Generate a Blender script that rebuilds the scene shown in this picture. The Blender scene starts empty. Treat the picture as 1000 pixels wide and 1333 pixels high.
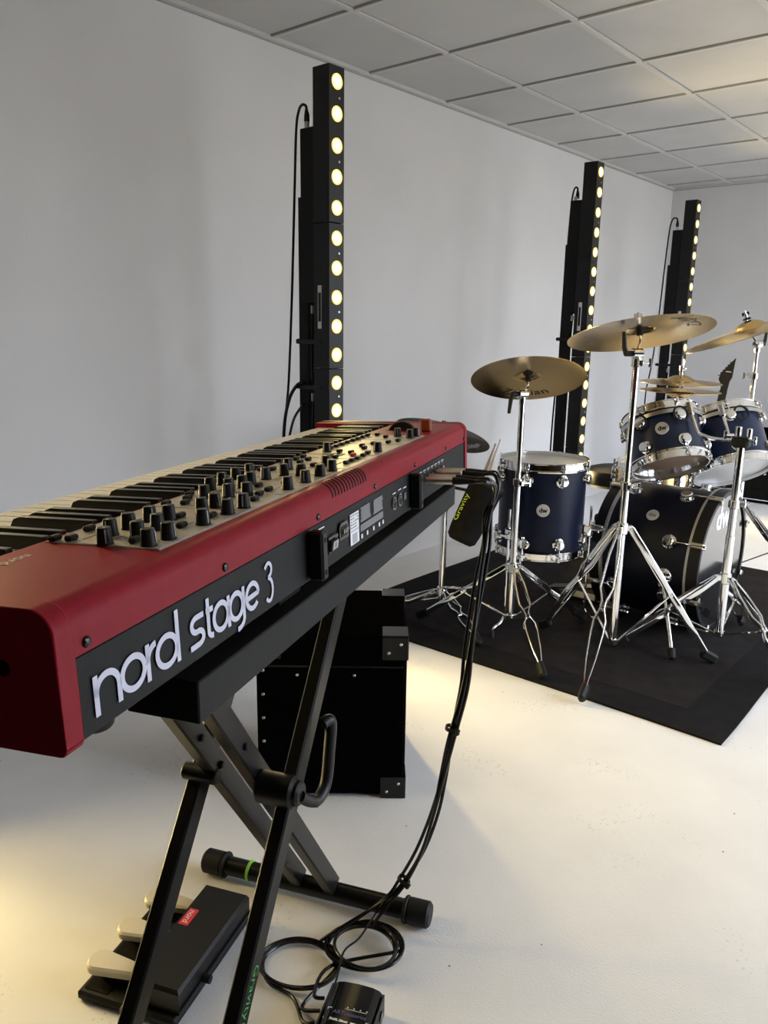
import bpy, bmesh, math, random
from mathutils import Vector, Matrix
random.seed(7)
SC = bpy.context.scene
COL = SC.collection
V = Vector
PI = math.pi

# ------------------------------------------------------------------ camera, light, exposure
cam_d = bpy.data.cameras.new('camera')
cam_d.sensor_fit = 'HORIZONTAL'; cam_d.sensor_width = 36.0
cam_d.lens = 36.0 * 1028.757 / 1000.0
cam_d.clip_start = 0.02; cam_d.clip_end = 60
cam = bpy.data.objects.new('camera', cam_d); COL.objects.link(cam)
_r, _u, _f = (0.7601, 0.6496, 0.0151), (-0.1579, 0.1621, 0.9741), (-0.6303, 0.7428, -0.2258)
cam.matrix_world = Matrix(((_r[0], _u[0], -_f[0], 0.0), (_r[1], _u[1], -_f[1], 0.0), (_r[2], _u[2], -_f[2], 1.25), (0, 0, 0, 1)))
SC.camera = cam

SC.view_settings.view_transform = 'Standard'
SC.view_settings.look = 'None'
SC.view_settings.gamma = 1.0
SC.view_settings.use_curve_mapping = False
SC.view_settings.exposure = 0.27

SKY_STRENGTH = 17.0
LAMP_WATTS = 6.3
SPILL_WATTS = 2.2
LAMP_COLOR = (1.0, 0.76, 0.33)
LENS_GLOW = 2.1

world = bpy.data.worlds.new('sky'); SC.world = world
world.use_nodes = True
_nt = world.node_tree; _bg = _nt.nodes['Background']
_bg.inputs['Strength'].default_value = SKY_STRENGTH
# bright overcast sky, brighter overhead, over darker ground
_tc = _nt.nodes.new('ShaderNodeTexCoord'); _sx = _nt.nodes.new('ShaderNodeSeparateXYZ'); _rp = _nt.nodes.new('ShaderNodeValToRGB'); _mr = _nt.nodes.new('ShaderNodeMapRange')
_mr.inputs['From Min'].default_value = -1.0
_nt.links.new(_tc.outputs['Generated'], _sx.inputs[0]); _nt.links.new(_sx.outputs['Z'], _mr.inputs['Value']); _nt.links.new(_mr.outputs[0], _rp.inputs['Fac']); _nt.links.new(_rp.outputs['Color'], _bg.inputs['Color'])
_e = _rp.color_ramp.elements
_e[0].position = 0.0; _e[0].color = (0.10, 0.10, 0.10, 1); _e[1].position = 0.49; _e[1].color = (0.16, 0.16, 0.155, 1)
for _p, _c in ((0.51, (0.34, 0.37, 0.42, 1)), (0.62, (0.58, 0.65, 0.78, 1)), (0.80, (0.84, 0.94, 1.06, 1))):
    _n = _e.new(_p); _n.color = _c

# room extents (metres); camera stands above the origin
XL, XR, YF, YB, ZC = -2.70, 2.5, -3.6, 6.787, 2.397
WINDOWS = [(2.3, 3.6), (3.9, 5.2), (5.4, 6.6)]
WZ = (0.10, 2.25)
for i, (a, b) in enumerate(WINDOWS):
    ld = bpy.data.lights.new('window_daylight', 'AREA')
    ld.shape = 'RECTANGLE'; ld.size = WZ[1] - WZ[0]; ld.size_y = b - a
    ld.cycles.is_portal = True
    lo = bpy.data.objects.new('window_daylight', ld); COL.objects.link(lo)
    lo.matrix_world = Matrix.Translation((XR + 0.06, (a + b) / 2, sum(WZ) / 2)) @ Matrix(((0, 0, 1, 0), (0, 1, 0, 0), (-1, 0, 0, 0), (0, 0, 0, 1)))

# ------------------------------------------------------------------ materials
def mat(name, color, rough=0.5, metal=0.0, spec=0.5, coat=0.0, emit=None, estr=0.0):
    m = bpy.data.materials.new(name); m.use_nodes = True
    b = m.node_tree.nodes['Principled BSDF']
    b.inputs['Base Color'].default_value = (*color, 1)
    b.inputs['Roughness'].default_value = rough
    b.inputs['Metallic'].default_value = metal
    b.inputs['Specular IOR Level'].default_value = spec
    b.inputs['Coat Weight'].default_value = coat
    b.inputs['Coat Roughness'].default_value = 0.1
    if emit:
        b.inputs['Emission Color'].default_value = (*emit, 1); b.inputs['Emission Strength'].default_value = estr
    return m

def nd(m, t, **kw):
    n = m.node_tree.nodes.new(t)
    for k, v in kw.items():
        if k in n.inputs: n.inputs[k].default_value = v
        else: setattr(n, k, v)
    return n
def lk(m, a, b): m.node_tree.links.new(a, b)

def noisy(name, c1, c2, scale, rough=0.5, metal=0.0, bump=0.0, bscale=None, detail=4, spec=0.5, coords='Object', lo=0.35, hi=0.65):
    """principled material whose colour wanders between c1 and c2 with an optional fine bump"""
    m = mat(name, c1, rough, metal, spec)
    b = m.node_tree.nodes['Principled BSDF']
    tc = nd(m, 'ShaderNodeTexCoord')
    n = nd(m, 'ShaderNodeTexNoise', Scale=scale, Detail=detail)
    lk(m, tc.outputs[coords], n.inputs['Vector'])
    r = nd(m, 'ShaderNodeValToRGB')
    r.color_ramp.elements[0].position = lo; r.color_ramp.elements[0].color = (*c1, 1)
    r.color_ramp.elements[1].position = hi; r.color_ramp.elements[1].color = (*c2, 1)
    lk(m, n.outputs['Fac'], r.inputs['Fac']); lk(m, r.outputs['Color'], b.inputs['Base Color'])
    if bump:
        n2 = nd(m, 'ShaderNodeTexNoise', Scale=bscale or scale * 6, Detail=3)
        lk(m, tc.outputs[coords], n2.inputs['Vector'])
        bp = nd(m, 'ShaderNodeBump', Strength=bump, Distance=0.002)
        lk(m, n2.outputs['Fac'], bp.inputs['Height']); lk(m, bp.outputs['Normal'], b.inputs['Normal'])
    return m

M = {}
M['wall'] = noisy('white_wallpaper', (0.60, 0.59, 0.585), (0.64, 0.63, 0.625), 1.5, 0.85, bump=0.35, bscale=160)
M['ceiling'] = noisy('ceiling_tile', (0.46, 0.455, 0.44), (0.50, 0.49, 0.475), 3, 0.9, bump=0.25, bscale=220)
M['fill_absorber'] = noisy('black_fill_absorber', (0.010, 0.010, 0.011), (0.018, 0.018, 0.019), 5, 0.9, bump=0.3, bscale=60)  # added black for unseen surfaces, absorbs fill light behind the camera
M['grid'] = mat('ceiling_bar', (0.50, 0.49, 0.47), 0.5)
M['gap'] = mat('shadow_gap', (0.30, 0.295, 0.285), 0.8)
M['frame_white'] = mat('white_window_frame', (0.75, 0.75, 0.74), 0.4)
M['black'] = mat('black_paint', (0.006, 0.006, 0.0065), 0.42, spec=0.3)
M['black_matte'] = mat('black_matte', (0.004, 0.004, 0.0045), 0.65, spec=0.25)
M['black_gloss'] = mat('black_gloss', (0.004, 0.004, 0.0045), 0.18, spec=0.35)
M['rubber'] = mat('black_rubber', (0.006, 0.006, 0.006), 0.6, spec=0.3)
M['charcoal'] = noisy('charcoal_powder_coat', (0.0085, 0.009, 0.0095), (0.011, 0.0115, 0.012), 90, 0.55, bump=0.05, spec=0.16)
M['tube'] = mat('black_tube', (0.005, 0.005, 0.0055), 0.35, spec=0.3)
M['red'] = noisy('red_lacquer', (0.235, 0.008, 0.019), (0.26, 0.010, 0.022), 60, 0.42, bump=0.03, bscale=900, spec=0.11)
M['panel'] = noisy('warm_grey_panel', (0.36, 0.33, 0.29), (0.42, 0.385, 0.34), 40, 0.38)
M['key_white'] = mat('ivory_white_key', (0.74, 0.72, 0.68), 0.3)
M['key_black'] = mat('satin_black_key', (0.010, 0.010, 0.011), 0.33)
M['white'] = mat('white_print', (0.78, 0.79, 0.85), 0.5)
M['grey_print'] = mat('grey_print', (0.42, 0.42, 0.44), 0.5)
M['lettering'] = mat('lavender_white_print', (0.62, 0.63, 0.78), 0.5)
M['red_print'] = mat('red_print', (0.62, 0.03, 0.05), 0.5)
M['green'] = mat('green_ring', (0.22, 0.62, 0.05), 0.4)
M['green_print'] = mat('green_print', (0.05, 0.30, 0.06), 0.5)
M['lime_print'] = mat('lime_print', (0.55, 0.75, 0.05), 0.5)
M['blue_print'] = mat('violet_print', (0.10, 0.09, 0.30), 0.5)
M['chrome'] = mat('chrome', (0.80, 0.80, 0.80), 0.07, 1.0)
M['steel'] = mat('brushed_steel', (0.52, 0.51, 0.49), 0.28, 1.0)
M['nickel'] = mat('nickel', (0.60, 0.56, 0.50), 0.3, 1.0)
M['lit_edge'] = mat('lit_hoop_edge', (0.50, 0.48, 0.45), 0.35, 0.7)  # light caught on the bass hoop edges, painted as a pale strip
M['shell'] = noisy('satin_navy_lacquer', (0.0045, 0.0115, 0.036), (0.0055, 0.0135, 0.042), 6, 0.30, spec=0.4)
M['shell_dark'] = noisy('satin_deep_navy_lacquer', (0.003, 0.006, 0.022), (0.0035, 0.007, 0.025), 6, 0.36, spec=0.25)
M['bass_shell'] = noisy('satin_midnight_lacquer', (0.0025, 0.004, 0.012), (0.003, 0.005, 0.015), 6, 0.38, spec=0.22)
M['head_white'] = mat('coated_drum_head', (0.70, 0.69, 0.66), 0.5)
M['head_clear'] = mat('clear_brown_head', (0.24, 0.17, 0.12), 0.18)
M['head_black'] = mat('black_gloss_head', (0.010, 0.010, 0.011), 0.05, 0.0, 1.0, 1.0)
M['badge'] = mat('silver_badge', (0.62, 0.62, 0.60), 0.35, 0.6)
M['felt'] = mat('black_felt', (0.01, 0.01, 0.01), 0.9)
M['wood'] = noisy('hickory', (0.66, 0.60, 0.52), (0.74, 0.68, 0.60), 12, 0.5)
M['bag'] = noisy('black_canvas', (0.006, 0.0055, 0.005), (0.010, 0.009, 0.007), 30, 0.85, bump=0.4, bscale=300, spec=0.1)
M['cable'] = mat('black_cable', (0.005, 0.005, 0.006), 0.25, spec=0.35)
M['pedal_white'] = mat('ivory_pedal', (0.66, 0.60, 0.47), 0.4)
M['tolex'] = noisy('black_tolex', (0.0018, 0.0018, 0.0018), (0.0028, 0.0028, 0.0028), 60, 0.85, bump=0.3, bscale=500, spec=0.0)
M['brass_shell'] = mat('brass_shell', (0.80, 0.58, 0.24), 0.22, 1.0)
M['lens'] = mat('warm_lit_lens', (0.9, 0.8, 0.5), 0.3, emit=(1.0, 0.86, 0.30), estr=LENS_GLOW)
M['lens_rim'] = mat('amber_lit_rim', (0.5, 0.4, 0.1), 0.4, emit=(1.0, 0.62, 0.10), estr=1.1)
M['orange'] = mat('orange_rubber', (0.34, 0.08, 0.03), 0.5)
M['screen'] = mat('dark_display', (0.02, 0.02, 0.025), 0.1)

def brass(name, c1, c2, rough):
    m = mat(name, c1, rough, 1.0)
    b = m.node_tree.nodes['Principled BSDF']
    tc = nd(m, 'ShaderNodeTexCoord')
    sp = nd(m, 'ShaderNodeSeparateXYZ'); lk(m, tc.outputs['Object'], sp.inputs[0])
    cx = nd(m, 'ShaderNodeCombineXYZ'); lk(m, sp.outputs['X'], cx.inputs['X']); lk(m, sp.outputs['Y'], cx.inputs['Y'])
    ln = nd(m, 'ShaderNodeVectorMath', operation='LENGTH'); lk(m, cx.outputs[0], ln.inputs[0])
    n = nd(m, 'ShaderNodeTexNoise', noise_dimensions='1D', Scale=420.0, Detail=3.0); lk(m, ln.outputs['Value'], n.inputs['W'])
    bp = nd(m, 'ShaderNodeBump', Strength=0.08, Distance=0.001); lk(m, n.outputs['Fac'], bp.inputs['Height'])
    lk(m, bp.outputs['Normal'], b.inputs['Normal'])
    n2 = nd(m, 'ShaderNodeTexNoise', Scale=9.0, Detail=3.0); lk(m, tc.outputs['Object'], n2.inputs['Vector'])
    r = nd(m, 'ShaderNodeMix', data_type='RGBA'); r.inputs['A'].default_value = (*c1, 1); r.inputs['B'].default_value = (*c2, 1)
    lk(m, n2.outputs['Fac'], r.inputs['Factor']); lk(m, r.outputs['Result'], b.inputs['Base Color'])
    tg = nd(m, 'ShaderNodeTangent', direction_type='RADIAL', axis='Z'); lk(m, tg.outputs[0], b.inputs['Tangent'])
    b.inputs['Anisotropic'].default_value = 0.92
    return m
M['cymbal'] = brass('cymbal_bronze', (0.66, 0.48, 0.23), (0.56, 0.39, 0.17), 0.20)
M['cymbal_shaded'] = brass('shaded_cymbal_bronze', (0.060, 0.050, 0.036), (0.045, 0.038, 0.026), 0.45)  # cymbal bronze darkened, shade of the unlit cymbal put into its colour

def floor_material():
    m = mat('white_floor', (0.72, 0.71, 0.70), 0.75, spec=0.3)
    b = m.node_tree.nodes['Principled BSDF']
    tc = nd(m, 'ShaderNodeTexCoord'); co = tc.outputs['Object']
    n1 = nd(m, 'ShaderNodeTexNoise', Scale=3.2, Detail=6.0); lk(m, co, n1.inputs['Vector'])
    r1 = nd(m, 'ShaderNodeValToRGB')
    r1.color_ramp.elements[0].position = 0.3; r1.color_ramp.elements[0].color = (0.78, 0.775, 0.775, 1)
    r1.color_ramp.elements[1].position = 0.7; r1.color_ramp.elements[1].color = (0.86, 0.855, 0.85, 1)
    lk(m, n1.outputs['Fac'], r1.inputs['Fac'])
    # clusters of small pressed dots
    vo = nd(m, 'ShaderNodeTexVoronoi', Scale=75.0); lk(m, co, vo.inputs['Vector'])
    dot = nd(m, 'ShaderNodeMapRange'); dot.inputs['From Min'].default_value = 0.12; dot.inputs['From Max'].default_value = 0.30
    dot.inputs['To Min'].default_value = 1.0; dot.inputs['To Max'].default_value = 0.0
    lk(m, vo.outputs['Distance'], dot.inputs['Value'])
    n2 = nd(m, 'ShaderNodeTexNoise', Scale=3.6, Detail=1.0); lk(m, co, n2.inputs['Vector'])
    msk = nd(m, 'ShaderNodeMapRange'); msk.inputs['From Min'].default_value = 0.57; msk.inputs['From Max'].default_value = 0.66
    lk(m, n2.outputs['Fac'], msk.inputs['Value'])
    mu = nd(m, 'ShaderNodeMath', operation='MULTIPLY'); lk(m, dot.outputs[0], mu.inputs[0]); lk(m, msk.outputs[0], mu.inputs[1])
    mu2 = nd(m, 'ShaderNodeMath', operation='MULTIPLY'); lk(m, mu.outputs[0], mu2.inputs[0]); mu2.inputs[1].default_value = 0.65
    mx = nd(m, 'ShaderNodeMix', data_type='RGBA'); mx.inputs['B'].default_value = (0.52, 0.52, 0.53, 1)
    lk(m, r1.outputs['Color'], mx.inputs['A']); lk(m, mu2.outputs[0], mx.inputs['Factor'])
    # specks of dirt
    vs = nd(m, 'ShaderNodeTexVoronoi', Scale=11.0); lk(m, co, vs.inputs['Vector'])
    sp = nd(m, 'ShaderNodeMath', operation='LESS_THAN'); sp.inputs[1].default_value = 0.028; lk(m, vs.outputs['Distance'], sp.inputs[0])
    mx2 = nd(m, 'ShaderNodeMix', data_type='RGBA'); mx2.inputs['B'].default_value = (0.18, 0.17, 0.16, 1)
    lk(m, mx.outputs['Result'], mx2.inputs['A']); lk(m, sp.outputs[0], mx2.inputs['Factor'])
    lk(m, mx2.outputs['Result'], b.inputs['Base Color'])
    nb = nd(m, 'ShaderNodeTexNoise', Scale=220.0, Detail=4.0); lk(m, co, nb.inputs['Vector'])
    sb = nd(m, 'ShaderNodeMath', operation='SUBTRACT'); lk(m, nb.outputs['Fac'], sb.inputs[0]); lk(m, mu2.outputs[0], sb.inputs[1])
    bp = nd(m, 'ShaderNodeBump', Strength=0.22, Distance=0.003); lk(m, sb.outputs[0], bp.inputs['Height'])
    lk(m, bp.outputs['Normal'], b.inputs['Normal'])
    return m
M['floor'] = floor_material()
M['rug'] = noisy('black_brown_rug_pile', (0.011, 0.0095, 0.010), (0.021, 0.017, 0.017), 14, 0.95, bump=0.8, bscale=420, spec=0.15, lo=0.3, hi=0.7)
M['rug_border'] = noisy('black_rug_binding', (0.007, 0.0065, 0.0075), (0.011, 0.010, 0.011), 20, 0.95, bump=0.6, bscale=420, spec=0.15)

# ------------------------------------------------------------------ mesh helpers
class MB:
    """collects shapes and links them as one mesh object"""
    def __init__(s): s.v = []; s.f = []; s.mi = []; s.mats = []
    def _m(s, m):
        m = M[m] if isinstance(m, str) else m
        if m not in s.mats: s.mats.append(m)
        return s.mats.index(m)
    def add(s, vs, fs, m):
        o = len(s.v); k = s._m(m)
        s.v += [V(p) for p in vs]
        for f in fs: s.f.append([o + i for i in f]); s.mi.append(k)
        return s
    def box(s, c, size, m, bev=0.0, R=None):
        c = V(c); h = [x / 2 for x in size]; vs = []
        bev = min(bev, min(h) * 0.9)
        R = R or Matrix.Identity(3)
        if bev <= 0:
            for x in (-1, 1):
                for y in (-1, 1):
                    for z in (-1, 1): vs.append(c + R @ V((x * h[0], y * h[1], z * h[2])))
            return s.add(vs, [(0, 1, 3, 2), (4, 6, 7, 5), (0, 4, 5, 1), (2, 3, 7, 6), (0, 2, 6, 4), (1, 5, 7, 3)], m)
        idx = {}
        for sx in (-1, 1):
            for sy in (-1, 1):
                for sz in (-1, 1):
                    sg = (sx, sy, sz)
                    for a in range(3):
                        p = [sg[i] * (h[i] - (0 if i == a else bev)) for i in range(3)]
                        idx[(sg, a)] = len(vs); vs.append(c + R @ V(p))
        fs = []
        for a in range(3):
            b, d = [i for i in range(3) if i != a]
            for sa in (-1, 1):
                q = []
                for sb, sd in ((-1, -1), (1, -1), (1, 1), (-1, 1)):
                    g = [0, 0, 0]; g[a] = sa; g[b] = sb; g[d] = sd; q.append(idx[(tuple(g), a)])
                fs.append(q)
            for sb in (-1, 1):
                for sd in (-1, 1):
                    g1 = [0, 0, 0]; g1[a] = -1; g1[b] = sb; g1[d] = sd; g2 = list(g1); g2[a] = 1
                    fs.append([idx[(tuple(g1), b)], idx[(tuple(g2), b)], idx[(tuple(g2), d)], idx[(tuple(g1), d)]])
        for sx in (-1, 1):
            for sy in (-1, 1):
                for sz in (-1, 1): fs.append([idx[((sx, sy, sz), a)] for a in range(3)])
        return s.add(vs, fs, m)
    def bar(s, p0, p1, w, h, m, bev=0.0, up=(0, 0, 1), ext=0.0):
        """square bar from p0 to p1; w across, h along 'up'"""
        p0, p1 = V(p0), V(p1); d = (p1 - p0); L = d.length; d.normalize()
        x = d.cross(V(up)); 
        if x.length < 1e-4: x = d.cross(V((1, 0, 0)))
        x.normalize(); y = x.cross(d)
        R = Matrix((x, d, y)).transposed()
        return s.box((p0 + p1) / 2, (w, L + ext, h), m, bev, R)
    def tube(s, pts, r, m, seg=12, caps=True, closed=False):
        pts = [V(p) for p in pts]; n = len(pts)
        rs = r if isinstance(r, (list, tuple)) else [r] * n
        tg = []
        for i in range(n):
            a = pts[(i - 1) % n] if (closed or i > 0) else pts[i]
            b = pts[(i + 1) % n] if (closed or i < n - 1) else pts[i]
            tg.append((b - a).normalized())
        x = tg[0].cross(V((0, 0, 1)))
        if x.length < 1e-3: x = tg[0].cross(V((1, 0, 0)))
        x.normalize(); vs = []
        for i in range(n):
            t = tg[i]; x = (x - t * x.dot(t)); x.normalize(); y = t.cross(x)
            for k in range(seg):
                a = 2 * PI * k / seg; vs.append(pts[i] + (x * math.cos(a) + y * math.sin(a)) * rs[i])
        fs = []
        for i in range(n if closed else n - 1):
            j = (i + 1) % n
            for k in range(seg): fs.append((i * seg + k, i * seg + (k + 1) % seg, j * seg + (k + 1) % seg, j * seg + k))
        if caps and not closed: fs += [tuple(range(seg))[::-1], tuple((n - 1) * seg + k for k in range(seg))]
        return s.add(vs, fs, m)
    def cyl(s, p0, p1, r0, m, r1=None, seg=16, bev=0.0):
        r1 = r0 if r1 is None else r1; p0, p1 = V(p0), V(p1)
        L = (p1 - p0).length; d = (p1 - p0) / L
        prof = [(0, 0), (r0, 0), (r1, L), (0, L)] if bev <= 0 else [(0, 0), (r0 - bev, 0), (r0, bev), (r1, L - bev), (r1 - bev, L), (0, L)]
        return s.lathe(prof, p0, d, m, seg)
    def lathe(s, prof, o, ax, m, seg=32, a0=0.0, a1=2 * PI):
        o, ax = V(o), V(ax).normalized()
        x = ax.cross(V((0, 0, 1)))
        if x.length < 1e-3: x = V((1, 0, 0))
        x.normalize(); y = ax.cross(x)
        full = abs(a1 - a0 - 2 * PI) < 1e-6; n = seg if full else seg + 1
        vs = []; rings = []
        for (r, h) in prof:
            if r <= 1e-9:
                rings.append([len(vs)]); vs.append(o + ax * h)
            else:
                rings.append(list(range(len(vs), len(vs) + n)))
                for k in range(n):
                    a = a0 + (a1 - a0) * k / seg; vs.append(o + ax * h + (x * math.cos(a) + y * math.sin(a)) * r)
        fs = []
        for A, B in zip(rings[:-1], rings[1:]):
            for k in range(seg):
                k2 = (k + 1) % n
                if len(A) == 1 and len(B) == 1: continue
                if len(A) == 1: fs.append((A[0], B[k], B[k2]))
                elif len(B) == 1: fs.append((A[k], A[k2], B[0]))
                else: fs.append((A[k], A[k2], B[k2], B[k]))
        return s.add(vs, fs, m)
    def prism(s, poly, o, ax, ay, ex, m):
        """2d outline poly laid out on ax, ay at o and extruded by ex"""
        o, ax, ay, ex = V(o), V(ax), V(ay), V(ex); n = len(poly)
        b = [o + ax * p[0] + ay * p[1] for p in poly]
        vs = b + [p + ex for p in b]
        fs = [tuple(range(n))[::-1], tuple(range(n, 2 * n))] + [(i, (i + 1) % n, n + (i + 1) % n, n + i) for i in range(n)]
        return s.add(vs, fs, m)
    def ribbon(s, pts, w, o, ax, ay, ex, m):
        """flat stroke of width w along 2d pts, laid out on ax, ay and thickened by ex"""
        L = []; Rr = []; n = len(pts)
        for i in range(n):
            a = pts[max(i - 1, 0)]; b = pts[min(i + 1, n - 1)]
            d = V((b[0] - a[0], b[1] - a[1])).normalized(); nn = (-d[1], d[0])
            L.append((pts[i][0] + nn[0] * w / 2, pts[i][1] + nn[1] * w / 2)); Rr.append((pts[i][0] - nn[0] * w / 2, pts[i][1] - nn[1] * w / 2))
        o, ax, ay, ex = V(o), V(ax), V(ay), V(ex)
        base = [o + ax * p[0] + ay * p[1] for p in L + Rr]
        vs = base + [p + ex for p in base]; N = 2 * n; fs = []
        for i in range(n - 1):
            fs.append((i, i + 1, n + i + 1, n + i)); fs.append((N + i, N + n + i, N + n + i + 1, N + i + 1))
            fs.append((i, N + i, N + i + 1, i + 1)); fs.append((n + i, n + i + 1, N + n + i + 1, N + n + i))
        fs += [(0, n, N + n, N), (n - 1, N + n - 1, N + 2 * n - 1, 2 * n - 1)]
        return s.add(vs, fs, m)
    def build(s, name, parent=None, smooth=True, angle=35):
        me = bpy.data.meshes.new(name)
        me.from_pydata(s.v, [], s.f)
        for m in s.mats: me.materials.append(m)
        me.polygons.foreach_set('material_index', s.mi)
        bm = bmesh.new(); bm.from_mesh(me); bmesh.ops.recalc_face_normals(bm, faces=bm.faces[:]); bm.to_mesh(me); bm.free()
        if smooth:
            me.polygons.foreach_set('use_smooth', [True] * len(me.polygons)); me.set_sharp_from_angle(angle=math.radians(angle))
        me.update()
        o = bpy.data.objects.new(name, me); COL.objects.link(o)
        if parent: o.parent = parent
        return o

def spline(pts, n=8, closed=False):
    pts = [V(p) for p in pts]; out = []; N = len(pts)
    rng = N if closed else N - 1
    for i in range(rng):
        if closed: p0, p1, p2, p3 = pts[i - 1], pts[i], pts[(i + 1) % N], pts[(i + 2) % N]
        else: p0, p1, p2, p3 = pts[max(i - 1, 0)], pts[i], pts[i + 1], pts[min(i + 2, N - 1)]
        for k in range(n):
            t = k / n
            out.append(0.5 * ((2 * p1) + (p2 - p0) * t + (2 * p0 - 5 * p1 + 4 * p2 - p3) * t * t + (3 * p1 - p0 - 3 * p2 + p3) * t ** 3))
    if not closed: out.append(pts[-1])
    return out

def text_mb(txt, size, m, o, ax, ay, ex=0.0004, shear=0.0, bold=0.0, fit=None):
    """writing as a thin mesh centred at o, running along ax with up ay; fit = wanted width"""
    cu = bpy.data.curves.new('writing', 'FONT'); cu.body = txt; cu.size = size; cu.align_x = 'CENTER'; cu.align_y = 'CENTER'
    cu.shear = shear; cu.offset = bold; cu.resolution_u = 3
    ob = bpy.data.objects.new('writing', cu); COL.objects.link(ob)
    bpy.context.view_layer.update()
    dg = bpy.context.evaluated_depsgraph_get()
    me = bpy.data.meshes.new_from_object(ob.evaluated_get(dg))
    bpy.data.objects.remove(ob)
    vs = [v.co.copy() for v in me.vertices]; fs = [tuple(p.vertices) for p in me.polygons]
    bpy.data.meshes.remove(me)
    if fit and vs:
        w = max(v.x for v in vs) - min(v.x for v in vs); k = fit / w
        vs = [v * k for v in vs]
    o, ax, ay = V(o), V(ax).normalized(), V(ay).normalized(); az = ax.cross(ay)
    mb = MB(); mb.add([o + ax * v.x + ay * v.y + az * ex for v in vs], fs, m)
    return mb

def tag(o, label, cat, group=None):
    o['label'] = label; o['category'] = cat
    if group: o['group'] = group
    return o
def thing(name, label, cat, loc=(0, 0, 0), rot=None, group=None):
    o = bpy.data.objects.new(name, None); COL.objects.link(o); o.empty_display_size = 0.1
    mw = Matrix.Translation(V(loc))
    if rot is not None: mw = mw @ (rot.to_4x4() if isinstance(rot, Matrix) else Matrix.Rotation(rot, 4, 'Z'))
    o.matrix_world = mw
    return tag(o, label, cat, group)
def struct(o): o['kind'] = 'structure'; return o
def kids(o): return [c for c in COL.objects if c.parent == o]
def copy_tree(o, parent=None):
    c = o.copy(); COL.objects.link(c)
    if parent: c.parent = parent; c.matrix_parent_inverse = o.matrix_parent_inverse.copy()
    for ch in kids(o): copy_tree(ch, c)
    return c

# ------------------------------------------------------------------ the room
YD = 0.0   # short of this line, unseen floor and walls are added black to cut fill
b = MB(); b.box(((XL + XR) / 2, (YD + YB + 0.2) / 2, -0.05), (XR - XL + 0.4, YB + 0.2 - YD, 0.1), 'floor'); b.box(((XL + XR) / 2, (YF - 0.2 + YD) / 2, -0.05), (XR - XL + 0.4, YD - YF + 0.2, 0.1), 'fill_absorber'); struct(b.build('floor', smooth=False))
b = MB(); b.box((XL - 0.06, (YD + YB + 0.12) / 2, ZC / 2), (0.12, YB + 0.12 - YD, ZC + 0.1), 'wall'); b.box((XL - 0.06, (YF - 0.12 + YD) / 2, ZC / 2), (0.12, YD - YF + 0.12, ZC + 0.1), 'fill_absorber'); struct(b.build('wall_left', smooth=False))
b = MB(); b.box(((XL + XR) / 2, YB + 0.06, ZC / 2), (XR - XL, 0.12, ZC + 0.1), 'wall'); struct(b.build('wall_back', smooth=False))
b = MB(); b.box(((XL + XR) / 2, YF - 0.06, ZC / 2), (XR - XL, 0.12, ZC + 0.1), 'fill_absorber'); struct(b.build('wall_front', smooth=False))
b = MB()
ys = [YF - 0.12] + [y for w in WINDOWS for y in w] + [YB + 0.12]
for i in range(0, len(ys), 2): b.box((XR + 0.06, (ys[i] + ys[i + 1]) / 2, ZC / 2), (0.12, ys[i + 1] - ys[i], ZC + 0.1), 'fill_absorber' if i == 0 else 'wall')
for a, c in WINDOWS:
    b.box((XR + 0.06, (a + c) / 2, WZ[0] / 2 - 0.025), (0.12, c - a, WZ[0] + 0.05), 'wall')
    b.box((XR + 0.06, (a + c) / 2, (WZ[1] + ZC + 0.05) / 2), (0.12, c - a, ZC + 0.05 - WZ[1]), 'wall')
struct(b.build('wall_right', smooth=False))
for i, (a, c) in enumerate(WINDOWS):
    b = MB(); t = 0.05
    for y in (a + t / 2, (a + c) / 2, c - t / 2): b.box((XR + 0.03, y, sum(WZ) / 2), (0.05, t, WZ[1] - WZ[0]), 'frame_white', 0.004)
    for z in (WZ[0] + t / 2, WZ[1] - t / 2): b.box((XR + 0.03, (a + c) / 2, z), (0.05, c - a, t), 'frame_white', 0.004)
    struct(b.build('window_%d' % (i + 1)))
b = MB(); b.box(((XL + XR) / 2, (YF + YB) / 2, ZC + 0.06), (XR - XL + 0.4, YB - YF + 0.4, 0.1), 'ceiling'); 
gx = [-2.235 + 0.602 * k for k in range(10) if -2.235 + 0.602 * k < XR]
gy = [2.411 + 0.6 * k for k in range(-10, 8) if YF < 2.411 + 0.6 * k < YB]
for x in gx:
    b.box((x, (YF + YB) / 2, ZC + 0.006), (0.022, YB - YF, 0.012), 'grid')
    for dx in (-0.0125, 0.0125): b.box((x + dx, (YF + YB) / 2, ZC + 0.0095), (0.004, YB - YF, 0.005), 'gap')
for y in gy:
    b.box(((XL + XR) / 2, y, ZC + 0.0065), (XR - XL, 0.020, 0.011), 'grid')
    for dy in (-0.0115, 0.0115): b.box(((XL + XR) / 2, y + dy, ZC + 0.0095), (XR - XL, 0.004, 0.005), 'gap')
struct(b.build('ceiling', smooth=False))
b = MB(); b.box((XL + 0.011, (YF + YB) / 2, ZC + 0.002), (0.022, YB - YF, 0.016), 'grid'); b.box((XL + 0.002, (YF + YB) / 2, ZC - 0.0085), (0.004, YB - YF, 0.005), 'gap'); struct(b.build('trim_1', smooth=False))
b = MB(); b.box(((XL + XR) / 2, YB - 0.011, ZC + 0.002), (XR - XL, 0.022, 0.016), 'grid'); b.box(((XL + XR) / 2, YB - 0.002, ZC - 0.0085), (XR - XL, 0.004, 0.005), 'gap'); struct(b.build('trim_2', smooth=False))

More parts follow.
